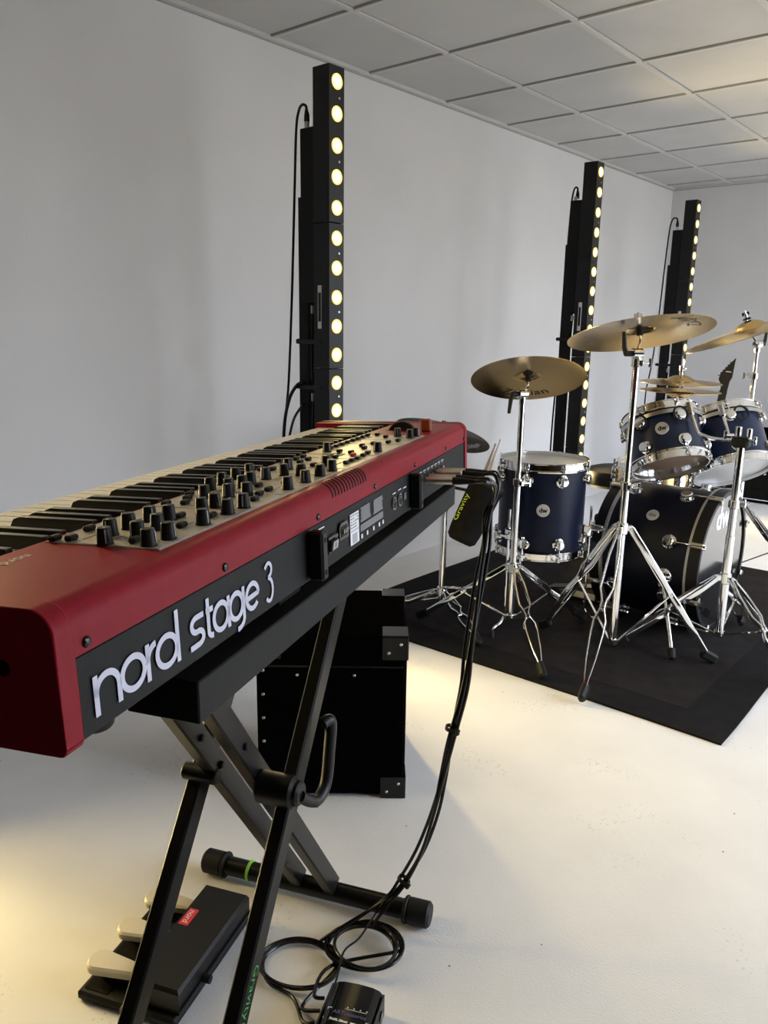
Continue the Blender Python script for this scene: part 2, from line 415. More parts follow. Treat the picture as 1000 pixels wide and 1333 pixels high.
# ------------------------------------------------------------------ rug
rug = thing('rug', 'large flat black rug with a darker bound edge under the drum kit', 'rug', (-1.51, 3.43, 0))
RX, RY, RB = 0.865, 1.035, 0.16
def rug_grid(x0, x1, y0, y1, m, nx, ny, zt):
    b = MB(); vs = []; fs = []
    for i in range(nx + 1):
        for j in range(ny + 1):
            x = x0 + (x1 - x0) * i / nx; y = y0 + (y1 - y0) * j / ny
            ex = 0.006 * math.sin(y * 5.3 + 0.4) if abs(abs(x) - RX) < 1e-6 else 0
            ey = 0.004 * math.sin(x * 4.1) if abs(abs(y) - RY) < 1e-6 else 0
            vs.append((x + ex, y + ey, zt + 0.0012 * math.sin(7 * x + 3 * y)))
    n = ny + 1
    for i in range(nx):
        for j in range(ny): fs.append((i * n + j, (i + 1) * n + j, (i + 1) * n + j + 1, i * n + j + 1))
    N = len(vs); edge = [i * n for i in range(nx + 1)] + [nx * n + j for j in range(1, ny + 1)] + [i * n + ny for i in range(nx - 1, -1, -1)] + [j for j in range(ny - 1, 0, -1)]
    vs += [(vs[e][0], vs[e][1], 0.0005) for e in edge]
    for k in range(len(edge)): fs.append((edge[k], edge[(k + 1) % len(edge)], N + (k + 1) % len(edge), N + k))
    fs.append(tuple(N + k for k in range(len(edge))))
    b.add(vs, fs, m); return b
rug_grid(-RX + RB, RX - RB, -RY + RB, RY - RB, 'rug', 12, 14, 0.0075).build('pile', rug)
b = rug_grid(-RX, RX, -RY, -RY + RB, 'rug_border', 16, 2, 0.007)
for args in ((-RX, RX, RY - RB, RY, 16, 2), (-RX, -RX + RB, -RY + RB, RY - RB, 2, 14), (RX - RB, RX, -RY + RB, RY - RB, 2, 14)):
    g = rug_grid(*args[:4], 'rug_border', args[4], args[5], 0.007); b.add(g.v, g.f, 'rug_border')
b.build('border', rug)

# ------------------------------------------------------------------ stage keyboard
KL, KD, KH = 1.2967, 0.345, 0.107
kb_R = Matrix(((-0.377, -0.925, -0.040), (0.926, -0.377, -0.011), (-0.005, -0.041, 0.999))).to_4x4().to_3x3()
_c0 = kb_R.col[0].normalized(); _c1 = (kb_R.col[1] - _c0 * kb_R.col[1].dot(_c0)).normalized(); _c2 = _c0.cross(_c1)
kb_R = Matrix((_c0, _c1, _c2)).transposed()
KO = V((-0.496, 0.240, 0.952))
kb = thing('stage_keyboard', 'red 88 key stage keyboard seen from behind, resting on the black folding stand', 'keyboard', KO, kb_R)
EX, EY, EZ = V((1, 0, 0)), V((0, 1, 0)), V((0, 0, 1))
def arc(cx, cy, r, a0, a1, n=7): return [(cx + r * math.cos(math.radians(a0 + (a1 - a0) * i / n)), cy + r * math.sin(math.radians(a0 + (a1 - a0) * i / n))) for i in range(n + 1)]
# red top shell, rounded along its rear edge
prof = [(0.0, 0.066)] + arc(0.018, KH - 0.018, 0.018, 180, 90, 8) + [(0.150, KH), (0.155, KH - 0.004), (0.155, 0.064), (0.152, 0.064), (0.152, KH - 0.006), (0.003, KH - 0.02), (0.003, 0.066)]
b = MB(); b.prism(prof, (0.0185, 0, 0), EY, EZ, EX * (KL - 0.037), 'red'); shell = b.build('top_shell', kb)
b = MB(); b.box((KL / 2, 0.1725, 0.033), (KL - 0.036, 0.343, 0.066), 'charcoal', 0.002); b.build('rear_panel', kb)
for s0 in (0, 1):
    ro = arc(0.020 - 0.002, KH + 0.001 - 0.020, 0.020, 180, 90, 8)
    poly = [(-0.002, 0.004)] + ro + arc(KD - 0.012, KH - 0.011, 0.012, 90, 0, 6) + arc(KD - 0.008, 0.006, 0.008, 0, -90, 4) + arc(0.004, 0.004, 0.006, -90, -180, 4)
    b = MB(); b.prism(poly, (0.0 if s0 == 0 else KL - 0.0195, 0, 0), EY, EZ, EX * 0.0195, 'red')
    ck = b.build('end_cheek', kb)
    mdf = ck.modifiers.new('edge', 'BEVEL'); mdf.width = 0.003; mdf.segments = 2; mdf.limit_method = 'ANGLE'; mdf.angle_limit = math.radians(50)
    xx = -0.0008 if s0 == 0 else KL + 0.0008
    b = MB(); b.cyl((xx + (0.0015 if s0 == 0 else -0.0015), 0.045, 0.062), (xx, 0.045, 0.062), 0.006, 'black_gloss', seg=14); b.build('screw', kb)
b = MB()
b.box((0.0275, 0.25, 0.088), (0.018, 0.186, 0.036), 'red', 0.001); b.box((KL - 0.029, 0.25, 0.088), (0.020, 0.186, 0.036), 'red', 0.001); b.build('key_block', kb)
b = MB(); b.box((KL / 2, KD - 0.006, 0.062), (KL - 0.037, 0.008, 0.045), 'red', 0.002); b.build('key_slip', kb)
# keys
KW = 0.0235
whites = []; n0 = 0.0375
wk = None
for i in range(52):
    b = None
    if wk is None:
        b = MB(); b.box((0, 0.247, 0.0855), (KW - 0.0012, 0.180, 0.020), 'key_white', 0.0012); wk = b.build('white_key', kb); wk.location.x = n0 + KW * 0.5
    else:
        c = wk.copy(); COL.objects.link(c); c.location.x = n0 + KW * (i + 0.5)
bk = None
pos = [i for i in range(51) if (i % 7) in (1, 2, 3, 5, 6)]   # seen from behind the treble end lies at the near side of the photo
for i in pos:
    if bk is None:
        hw, tw = 0.0058, 0.0044
        b = MB(); y0, y1, yt0, yt1, z0, z1 = 0.157, 0.268, 0.157, 0.257, 0.088, 0.1090
        vs = [(-hw, y0, z0), (hw, y0, z0), (hw, y1, z0), (-hw, y1, z0), (-tw, yt0, z1), (tw, yt0, z1), (tw, yt1 - 0.006, z1), (-tw, yt1 - 0.006, z1), (tw, yt1 + 0.002, z1 - 0.003), (-tw, yt1 + 0.002, z1 - 0.003)]
        fs = [(0, 1, 2, 3), (4, 5, 6, 7), (7, 6, 8, 9), (9, 8, 2, 3), (0, 1, 5, 4), (1, 2, 8, 6, 5), (3, 0, 4, 7, 9)]
        b.add(vs, fs, 'key_black'); bk = b.build('black_key', kb, angle=25)
        mdf = bk.modifiers.new('edge', 'BEVEL'); mdf.width = 0.0009; mdf.segments = 2
        bk.location.x = n0 + KW * (i + 1)
    else:
        c = bk.copy(); COL.objects.link(c); c.location.x = n0 + KW * (i + 1)
# printed control panel
b = MB(); b.box((0.60, 0.084, KH + 0.0002), (0.872, 0.124, 0.0012), 'panel'); b.build('control_panel', kb)
b = MB()
for t in (0.0245, 0.1445): b.box((0.60, t, KH + 0.0010), (0.868, 0.0012, 0.0006), 'grey_print')
for s_ in (0.166, 0.330, 0.425, 0.570, 0.625, 0.720, 0.760, 0.895, 0.960, 1.034): b.box((s_, 0.0845, KH + 0.0010), (0.0011, 0.119, 0.0006), 'grey_print')
for s_ in (0.19, 0.26, 0.36, 0.46, 0.53, 0.67, 0.81, 0.93, 0.99):
    for t in (0.053, 0.086, 0.116): b.box((s_, t, KH + 0.0010), (0.020, 0.0016, 0.0006), 'gap')
b.build('panel_print', kb)
b = MB(); b.box((0.748, 0.091, KH + 0.0012), (0.042, 0.020, 0.0016), 'screen', 0.0004); b.build('display', kb)
knobs = [(0.169, 0.083), (0.201, 0.101), (0.228, 0.100), (0.199, 0.069), (0.174, 0.040), (0.262, 0.099), (0.231, 0.069), (0.201, 0.037), (0.272, 0.083), (0.262, 0.037), (0.314, 0.070), (0.385, 0.109), (0.340, 0.069), (0.313, 0.038), (0.398, 0.085), (0.346, 0.037), (0.412, 0.068), (0.432, 0.103), (0.435, 0.131), (0.472, 0.135), (0.513, 0.138), (0.457, 0.098), (0.483, 0.100), (0.548, 0.136), (0.521, 0.098), (0.555, 0.088), (0.605, 0.105), (0.459, 0.037), (0.510, 0.036), (0.559, 0.064), (0.561, 0.037), (0.790, 0.121), (0.642, 0.062), (0.604, 0.037), (0.803, 0.037), (1.014, 0.069), (0.994, 0.039), (1.022, 0.036)]
k0 = None
for s_, t in knobs:
    if k0 is None:
        b = MB(); prof = [(0.0078, 0.0), (0.0078, 0.0015), (0.0073, 0.0022), (0.0063, 0.0152), (0.0057, 0.0162), (0.0, 0.0162)]
        b.lathe(prof, (0, 0, 0), EZ, 'black', 20); k0 = b.build('knob', kb)
        b = MB(); b.box((0, -0.0034, 0.0164), (0.0011, 0.0048, 0.0006), 'grey_print'); b.box((0, -0.0068, 0.0088), (0.0011, 0.0011, 0.0125), 'grey_print', 0, Matrix.Rotation(math.radians(-4.4), 3, 'X'))
        pt = b.build('pointer', k0)
        k = k0
    else:
        k = k0.copy(); COL.objects.link(k); p2 = pt.copy(); COL.objects.link(p2); p2.parent = k
    k.location = (s_, t, KH + 0.0006); k.rotation_euler.z = random.uniform(-2.2, 2.2)
buttons = [(0.170, 0.139), (0.174, 0.124), (0.212, 0.134), (0.182, 0.060), (0.245, 0.051), (0.285, 0.078), (0.339, 0.131), (0.348, 0.112), (0.372, 0.124), (0.396, 0.136), (0.293, 0.046), (0.443, 0.055), (0.415, 0.053), (0.384, 0.043), (0.467, 0.081), (0.490, 0.055), (0.537, 0.050), (0.638, 0.080), (0.590, 0.122), (0.585, 0.138), (0.690, 0.131), (0.716, 0.131), (0.822, 0.127), (0.848, 0.127), (0.874, 0.127), (0.901, 0.127), (0.929, 0.127), (0.954, 0.127), (0.982, 0.127), (1.008, 0.127), (1.021, 0.112), (0.988, 0.084), (0.911, 0.054), (0.937, 0.044), (0.785, 0.097), (0.722, 0.079), (0.775, 0.073), (0.830, 0.070), (0.668, 0.040), (0.692, 0.040), (0.716, 0.040), (0.748, 0.042), (0.774, 0.044), (0.662, 0.112), (0.690, 0.111), (0.640, 0.130), (0.664, 0.131), (0.860, 0.085), (0.890, 0.075)]
b0 = None
for s_, t in buttons:
    if b0 is None:
        b = MB(); b.box((0, 0, 0.0028), (0.0135, 0.0075, 0.0056), 'black', 0.0016); b0 = b.build('button', kb); k = b0
    else:
        k = b0.copy(); COL.objects.link(k)
    k.location = (s_, t, KH + 0.0008)
b = MB(); b.box((0.746, 0.0585, KH + 0.0036), (0.0135, 0.0075, 0.0056), 'red_print', 0.0016); o = b.build('button', kb); o['label'] = 'red button'
b = MB(); b.box((1.112, 0.040, KH + 0.012), (0.010, 0.022, 0.026), 'orange', 0.003); o = b.build('pitch_stick', kb); o['label'] = 'brown pitch stick'
b = MB(); b.lathe([(0, -0.006), (0.030, -0.006), (0.032, -0.004), (0.032, 0.004), (0.030, 0.006), (0, 0.006)], (1.128, 0.095, KH - 0.014), EX, 'rubber', 28); b.build('modulation_wheel', kb)
b = MB(); b.box((1.128, 0.095, KH + 0.0003), (0.016, 0.066, 0.001), 'black'); b.build('wheel_slot', kb)
o = text_mb('nord stage 3', 0.016, 'grey_print', (0.080, 0.126, KH), -EX, -EY, 0.0004, fit=0.085).build('panel_logo', kb)
# ventilation slots across the rounded rear edge
for k in range(13):
    b = MB(); pts = [(0.0 - 0.0004, 0.088)] + [(p[0] - 0.0004, p[1] + 0.0004) for p in arc(0.018, KH - 0.018, 0.018, 175, 100, 6)]
    b.ribbon(pts, 0.0005, (0.512 + 0.0105 * k, 0, 0), EY, EZ, EX * 0.0035, 'black_matte'); b.build('vent_slot', kb)
# rear screws along the red edge
for s_, w_ in ((0.034, 0.0735), (0.235, 0.0735), (0.4635, 0.0735), (0.679, 0.0735), (0.892, 0.0735), (1.111, 0.0735), (1.27, 0.0735)):
    b = MB(); b.lathe([(0.0, 0.0026), (0.0022, 0.0026), (0.0040, 0.0016), (0.0046, 0.0)], (s_, 0.0, w_), -EY, 'black_gloss', 14); b.build('screw', kb)

# big lettering on the rear face, drawn as rounded strokes
LW = 0.0054
def a2(cx, cy, rx, ry, a0, a1, n=18): return [(cx + rx * math.cos(math.radians(a0 + (a1 - a0) * i / n)), cy + ry * math.sin(math.radians(a0 + (a1 - a0) * i / n))) for i in range(n + 1)]
x0, yb, xh = 0.0, 0.0130, 0.0315
yt = yb + xh; yc = yb + xh / 2; ry = xh / 2
def rrr(w): return (w / 2, ry)
strokes = []
strokes += [[(0.0385, yb - 0.0005), (0.0385, yt)], [(0.0385, yc - 0.001)] + a2(0.0520, yt - 0.0155, 0.0135, 0.0155 - LW / 2, 180, 0) + [(0.0655, yb - 0.0005)]]
strokes += [a2(0.0840, yc, 0.0145, ry - LW / 2, 0, 360, 32)]
strokes += [[(0.1035, yb - 0.0005), (0.1035, yt)], [(0.1035, yc)] + a2(0.1165, yt - 0.0150, 0.0130, 0.0150 - LW / 2, 180, 95)]
strokes += [a2(0.1310, yc, 0.0145, ry - LW / 2, 0, 360, 32), [(0.1475, yb - 0.0005), (0.1475, yb + 0.0465)]]
strokes += [[(0.1905, yt - LW / 2), (0.1785, yt - LW / 2)] + a2(0.1785, yt - LW / 2 - 0.0068, 0.0085, 0.0068, 90, 270, 12) + a2(0.1805, yb + LW / 2 + 0.0064, 0.0085, 0.0064, 90, -90, 12) + [(0.1665, yb + LW / 2 - 0.0004)]]
strokes += [[(0.1985, yb + 0.0405), (0.1985, yb + 0.0085)] + a2(0.2065, yb + 0.0085, 0.0080, 0.0085 - LW / 2, 180, 270, 8), [(0.1950, yt - LW / 2), (0.2075, yt - LW / 2)]]
strokes += [a2(0.2215, yc, 0.0130, ry - LW / 2, 0, 360, 32), [(0.2365, yb - 0.0005), (0.2365, yt)]]
strokes += [a2(0.2515, yc, 0.0128, ry - LW / 2, 0, 360, 32), [(0.2665, yt), (0.2665, yb + 0.001)] + a2(0.2535, yb + 0.0, 0.0130, 0.0092, 0, -95, 12)]
strokes += [[(0.2735, yc - 0.001), (0.2985, yc + 0.0005)] + a2(0.2855, yc, 0.0130, ry - LW / 2, 5, 318, 26)]
strokes += [[(0.3155, yt + 0.004)] + a2(0.3235, yt + 0.001, 0.0072, 0.0075, 130, -90, 14) + a2(0.3235, yb + 0.0105, 0.0085, 0.0125, 90, -140, 16)]
b = MB()
for st in strokes: b.ribbon(st, LW if st is not strokes[-1] else 0.0042, (0, -0.0002, 0), EX, EZ, -EY * 0.0003, 'lettering')
o = b.build('lettering', kb, smooth=False); o['label'] = 'pale nord stage 3 lettering'

# rear connectors
def bumper(s_):
    b = MB(); b.box((s_ + 0.0085, -0.010, 0.0325), (0.017, 0.020, 0.061), 'black', 0.003); o = b.build('bumper', kb)
    for w_ in (0.012, 0.052):
        b = MB(); b.cyl((s_ + 0.009, -0.019, w_), (s_ + 0.009, -0.0208, w_), 0.0032, 'black_matte', seg=12); b.build('screw', o)
bumper(0.428); bumper(0.858)
b = MB(); b.box((0.503, -0.0012, 0.0300), (0.030, 0.003, 0.022), 'black_gloss', 0.001); b.box((0.503, -0.0035, 0.0285), (0.022, 0.004, 0.015), 'rubber', 0.001, Matrix.Rotation(0.16, 3, 'X')); o = b.build('power_switch', kb)
b = MB(); b.box((0.503, -0.0062, 0.0290), (0.017, 0.0006, 0.011), 'grey_print', 0, Matrix.Rotation(0.16, 3, 'X')); b.box((0.503, -0.0066, 0.029), (0.0015, 0.0006, 0.007), 'black', 0, Matrix.Rotation(0.16, 3, 'X')); b.build('rocker_mark', o)
b = MB(); oct_ = [(-0.016, -0.011), (0.016, -0.011), (0.016, 0.006), (0.011, 0.012), (-0.011, 0.012), (-0.016, 0.006)]
b.prism(oct_, (0.543, 0.0, 0.038), EX, EZ, -EY * 0.0025, 'black_gloss'); o = b.build('power_socket', kb)
b = MB(); b.box((0.543, -0.0026, 0.038), (0.022, 0.0008, 0.014), 'black_matte')
for dx in (-0.006, 0, 0.006): b.box((0.543 + dx, -0.0038, 0.038), (0.002, 0.003, 0.006), 'steel')
b.build('contact_pin', o)
for dx in (-0.021, 0.021):
    b = MB(); b.cyl((0.543 + dx, 0, 0.037), (0.543 + dx, -0.0014, 0.037), 0.0026, 'black_gloss', seg=10); b.build('screw', kb)
b = MB(); b.box((0.588, -0.0003, 0.031), (0.034, 0.0006, 0.044), 'white'); o = b.build('rating_sticker', kb); o['label'] = 'white rating sticker'
b = MB()
for j in range(5):
    for i in range(4):
        if random.random() < 0.8: b.box((0.576 + 0.008 * i, -0.0007, 0.050 - 0.0042 * j), (random.uniform(0.004, 0.007), 0.0004, 0.0016), 'gap')
b.box((0.588, -0.0007, 0.0285), (0.030, 0.0004, 0.0010), 'gap'); b.box((0.588, -0.0007, 0.0172), (0.018, 0.0004, 0.0135), 'grey_print')
b.build('sticker_print', o)
b = MB()
for c, xs, n_ in ((0, 0.612, 9), (1, 0.668, 9)):
    for j in range(n_):
        b.box((xs + random.uniform(0.020, 0.024), -0.0003, 0.0535 - 0.0024 * j), (random.uniform(0.036, 0.046), 0.0004, 0.0011), 'grey_print')
for j in range(4): b.box((0.662, -0.0003, 0.0285 - 0.0026 * j), (0.100, 0.0004, 0.0012), 'grey_print')
for x in (0.617, 0.640, 0.668, 0.694, 0.712): b.box((x, -0.0003, 0.0125), (0.006, 0.0004, 0.006), 'white')
b.build('small_print', kb)
b = MB(); b.box((0.470, -0.0003, 0.0575), (0.022, 0.0004, 0.0016), 'white'); b.build('small_print', kb)
for s_ in (0.770, 0.800):
    b = MB(); b.cyl((s_, 0, 0.030), (s_, -0.0016, 0.030), 0.0105, 'steel', seg=20); b.cyl((s_, -0.0015, 0.030), (s_, -0.0020, 0.030), 0.0085, 'black_matte', seg=20)
    for a in (30, 75, 105, 150, 90): b.cyl((s_ + 0.005 * math.cos(math.radians(a)), -0.0018, 0.030 + 0.005 * math.sin(math.radians(a))), (s_ + 0.005 * math.cos(math.radians(a)), -0.0024, 0.030 + 0.005 * math.sin(math.radians(a))), 0.0011, 'steel', seg=6)
    b.build('midi_socket', kb)
b = MB(); b.box((0.828, -0.0006, 0.031), (0.013, 0.0012, 0.012), 'steel', 0.0003); b.build('usb_socket', kb)
b = MB()
for s_, w_ in ((0.770, 0.046), (0.800, 0.047), (0.828, 0.0455)): b.box((s_, -0.0003, w_), (0.016, 0.0004, 0.0016), 'white')
for k in range(8): b.box((0.900 + 0.026 * k, -0.0003, 0.0545), (0.017, 0.0004, 0.0016), 'white')
for k in range(8): b.box((0.900 + 0.026 * k, -0.0003, 0.0510), (0.012, 0.0004, 0.0012), 'grey_print')
b.build('small_print', kb)
JACKS = [0.900 + 0.026 * k for k in range(8)]
for s_ in JACKS:
    b = MB(); b.cyl((s_, 0, 0.037), (s_, -0.003, 0.037), 0.0075, 'steel', seg=6); b.cyl((s_, -0.003, 0.037), (s_, -0.0034, 0.037), 0.0036, 'black_matte', seg=12); b.build('jack_socket', kb)
# feet
for s_, t in ((0.070, 0.030), (0.06, 0.29), (1.235, 0.030), (1.24, 0.29)):
    b = MB(); b.cyl((s_, t, 0.0005), (s_, t, -0.016), 0.018, 'rubber', 0.014, seg=18, bev=0.002); b.build('rubber_foot', kb)

def kbp(s_, t, w_): return kb.matrix_world @ V((s_, t, w_))
def kl(s_, t, z): # level keyboard frame: along, towards the rear side, absolute height
    return V((KO.x, KO.y, z)) + V((-0.3772, 0.9261, 0)) * s_ + V((0.9261, 0.3772, 0)) * t

# ------------------------------------------------------------------ folding stand under the keyboard (local x along the keyboard, y towards its rear, z up)
st = thing('keyboard_stand', 'black double braced folding X stand carrying the red keyboard, green rings on its feet', 'keyboard stand', (KO.x, KO.y, 0), Matrix(((-0.3772, 0.9261, 0), (0.9261, 0.3772, 0), (0, 0, 1))))
SN, SF, SA, SB = 0.33, 1.005, 0.956, 0.415
A1, A2, B1, B2 = -0.313, -0.143, -0.283, -0.203
ZT = 0.866
# (the local frame is mirrored, so it is applied through explicit points instead)
st.matrix_world = Matrix.Identity(4); st.location = (0, 0, 0)
st.matrix_world = Matrix.Translation(kl(0.667, -0.25, 0)); _inv = st.matrix_world.inverted()
def sp(s_, t, z): return _inv @ kl(s_, t, z)
SU, ST = V((-0.3772, 0.9261, 0)), V((0.9261, 0.3772, 0))
def sleg(name, sa, sb, t, m='tube'):
    b = MB(); b.bar(sp(sa, t, 0.045), sp(sb, t, ZT), 0.026, 0.040, m, 0.003, up=SU); return b.build(name, st)
for t in (A1, A2): sleg('leg', SN, SA, t)
for t in (B1, B2): sleg('leg', SF, SB, t)
for s_, t0, t1 in ((SF, -0.500, 0.002), (SN, -0.500, 0.002)):
    b = MB(); b.cyl(sp(s_, t0, 0.030), sp(s_, t1, 0.030), 0.021, 'tube', seg=20); ft = b.build('foot_tube', st)
    for t, d in ((t0, -1), (t1, 1)):
        b = MB(); b.cyl(sp(s_, t - d * 0.030, 0.030), sp(s_, t + d * 0.022, 0.030), 0.0275, 'rubber', seg=20, bev=0.005); b.cyl(sp(s_, t - d * 0.036, 0.030), sp(s_, t - d * 0.028, 0.030), 0.0295, 'rubber', seg=20, bev=0.002); b.build('end_cap', ft)
        if t == t0:
            b = MB(); b.cyl(sp(s_, t - d * 0.092, 0.030), sp(s_, t - d * 0.099, 0.030), 0.0235, 'green', seg=22, bev=0.001); o = b.build('ring', ft); o['label'] = 'bright green ring'
for s_ in (SA, SB):
    b = MB(); b.bar(sp(s_, -0.36, 0.874), sp(s_, -0.070, 0.874), 0.030, 0.022, 'tube', 0.003); b.build('cross_arm', st)
# long carrying rails under the keyboard
for t0, nm in ((-0.041, 'carrying_rail'), (-0.295, 'carrying_rail')):
    b = MB(); b.box((0, 0, 0), (1.024, 0.080, 0.043), 'charcoal', 0.0015, Matrix((SU, -ST, V((0, 0, 1)))).transposed())
    o = b.build(nm, st); o.location = sp(0.689, t0, 0.9085)
    for s_ in (0.42, 0.95):
        b = MB(); b.box((0, 0, 0), (0.06, 0.04, 0.0115), 'black_matte', 0.001, Matrix((SU, -ST, V((0, 0, 1)))).transposed()); p = b.build('rubber_pad', o); p.location = sp(s_, t0, 0.936) - o.location
# pivot: disc hub, locking lever, bolts
sc_, zc_ = 0.650, 0.505
b = MB(); b.cyl(sp(sc_, B2 + 0.012, zc_), sp(sc_, A2 + 0.020, zc_), 0.027, 'black', seg=28, bev=0.005); b.cyl(sp(sc_, A2 + 0.012, zc_), sp(sc_, A2 + 0.030, zc_), 0.021, 'black', seg=24, bev=0.004); hub = b.build('pivot_hub', st)
b = MB(); b.tube(spline([sp(sc_, A2 + 0.026, zc_ - 0.004), sp(sc_ + 0.03, A2 + 0.030, zc_ - 0.030), sp(sc_ + 0.055, A2 + 0.035, zc_ - 0.042), sp(sc_ + 0.085, A2 + 0.038, zc_ - 0.025), sp(sc_ + 0.100, A2 + 0.038, zc_ + 0.03), sp(sc_ + 0.108, A2 + 0.038, zc_ + 0.072), sp(sc_ + 0.102, A2 + 0.036, zc_ + 0.084), sp(sc_ + 0.088, A2 + 0.03, zc_ + 0.082)], 6), 0.0105, 'black', 12); b.build('locking_lever', hub)
b = MB(); b.cyl(sp(sc_, A1 - 0.02, zc_), sp(sc_, B1 + 0.016, zc_), 0.015, 'black', seg=22, bev=0.003); b.build('pivot_hub', st)
def on_leg(sa, sb, z): return sa + (sb - sa) * (z - 0.045) / (ZT - 0.045)
for t in (B1, B2):
    for z in (0.60, 0.52):
        b = MB(); s_ = on_leg(SF, SB, z); b.cyl(sp(s_, t + 0.012, z), sp(s_, t + 0.019, z), 0.0065, 'black', seg=12, bev=0.002); b.build('bolt', st)
for z in (0.70, 0.20):
    b = MB(); s_ = on_leg(SN, SA, z); b.cyl(sp(s_, A1 - 0.012, z), sp(s_, A1 - 0.021, z), 0.009, 'black', seg=12, bev=0.002); b.build('bolt', st)
# writing down the near leg, on its camera side
z_ = 0.258; s_ = on_leg(SN, SA, z_)
ld = (sp(SN, A2, 0.045) - sp(SA, A2, ZT)).normalized()
fn = ST.copy(); face = sp(s_, A2, z_) + fn * 0.0132
o = text_mb('Gravity', 0.026, 'green_print', face, ld, fn.cross(ld), 0.0004, fit=0.075).build('lettering', st, smooth=False); o['label'] = 'dark green Gravity lettering'
c_ = face + ld * 0.055
b = MB(); ay_ = fn.cross(ld)
b.ribbon(a2(0, 0, 0.0125, 0.0125, 0, 360, 28), 0.002, c_, ld, ay_, fn * 0.0005, 'green_print'); b.ribbon(a2(0, 0, 0.0065, 0.0065, -160, 140, 20), 0.0022, c_, ld, ay_, fn * 0.0005, 'green_print'); b.build('emblem', st, smooth=False)

# ------------------------------------------------------------------ triple pedal on the floor
pd = thing('pedal_unit', 'black three pedal unit with cream pedals standing on the floor under the keyboard', 'pedal', kl(0.76, -0.46, 0)); _ip = pd.matrix_world.inverted()
def pp(s_, t, z): return _ip @ kl(s_, t, z)
PR = Matrix((SU, -ST, V((0, 0, 1)))).transposed()
b = MB(); b.box(pp(0.748, -0.455, 0.010), (0.292, 0.215, 0.018), 'rubber', 0.005, PR); b.build('base_plate', pd)
b = MB(); b.box(pp(0.745, -0.527, 0.0195), (0.262, 0.050, 0.0015), 'bag', 0, PR); b.build('rubber_mat', pd)
b = MB()
top = [(0.622, 0.063), (0.885, 0.070)]
vs = []
for z, g in ((0.019, 0.0), (0.062, 0.0), (0.070, 0.004)):
    for s_, t in ((0.618 + g, -0.452 + g), (0.890 - g, -0.452 + g), (0.890 - g, -0.347 - g), (0.618 + g, -0.347 - g)): vs.append(pp(s_, t, z))
b.add(vs, [(0, 1, 2, 3)] + [(r * 4 + i, r * 4 + (i + 1) % 4, r * 4 + 4 + (i + 1) % 4, r * 4 + 4 + i) for r in (0, 1) for i in range(4)] + [(8, 9, 10, 11)], 'black'); o = b.build('housing', pd, angle=20)
b = MB(); b.box(pp(0.754, -0.345, 0.030), (0.272, 0.003, 0.004), 'black_matte', 0, PR); b.build('seam', o)
b = MB(); b.cyl(pp(0.70, -0.347, 0.03), pp(0.70, -0.330, 0.03), 0.008, 'rubber', seg=14); b.build('cable_socket', o)
g = pp(0.790, -0.432, 0.0703)
b = MB(); b.box(g, (0.046, 0.021, 0.0006), 'red_print', 0, PR); lg = b.build('logo_plate', o); lg['label'] = 'red nord logo plate'
text_mb('nord', 0.016, 'white', g + V((0, 0, 0.0006)), -SU, V((0, 0, 1)).cross(-SU), 0.0002, fit=0.034).build('lettering', lg, smooth=False)
for s_ in (0.652, 0.746, 0.838):
    b = MB(); pts = []
    n = 20
    out = []
    for i in range(n + 1):
        a = PI * 0.5 + PI * i / n
        out.append((-0.093 + 0.024 * math.cos(a), 0.026 * math.sin(a)))
    poly = out + [(0.0, -0.013), (0.0, 0.013)]
    ax_, ay_ = ST, -SU
    z0 = 0.037; base = pp(s_, -0.450, z0)
    vs = []; N = len(poly)
    for lz, g in ((0, 0.003), (0.004, 0), (0.015, 0), (0.019, 0.004)):
        for p in poly:
            cx_ = -0.093; sx = (p[0] - cx_) * (1 - g / 0.026) + cx_; sy = p[1] * (1 - g / 0.026)
            vs.append(base + ax_ * sx + ay_ * sy + V((0, 0, lz + 0.10 * (sx + 0.093) * 0.3)))
    fs = [tuple(range(N))[::-1], tuple(3 * N + i for i in range(N))] + [(r * N + i, r * N + (i + 1) % N, r * N + N + (i + 1) % N, r * N + N + i) for r in range(3) for i in range(N)]
    b.add(vs, fs, 'pedal_white'); o = b.build('pedal', pd, angle=40)
    b = MB(); b.box(pp(s_, -0.50, 0.028), (0.018, 0.085, 0.012), 'black_matte', 0.002, PR); b.build('pedal_arm', o)

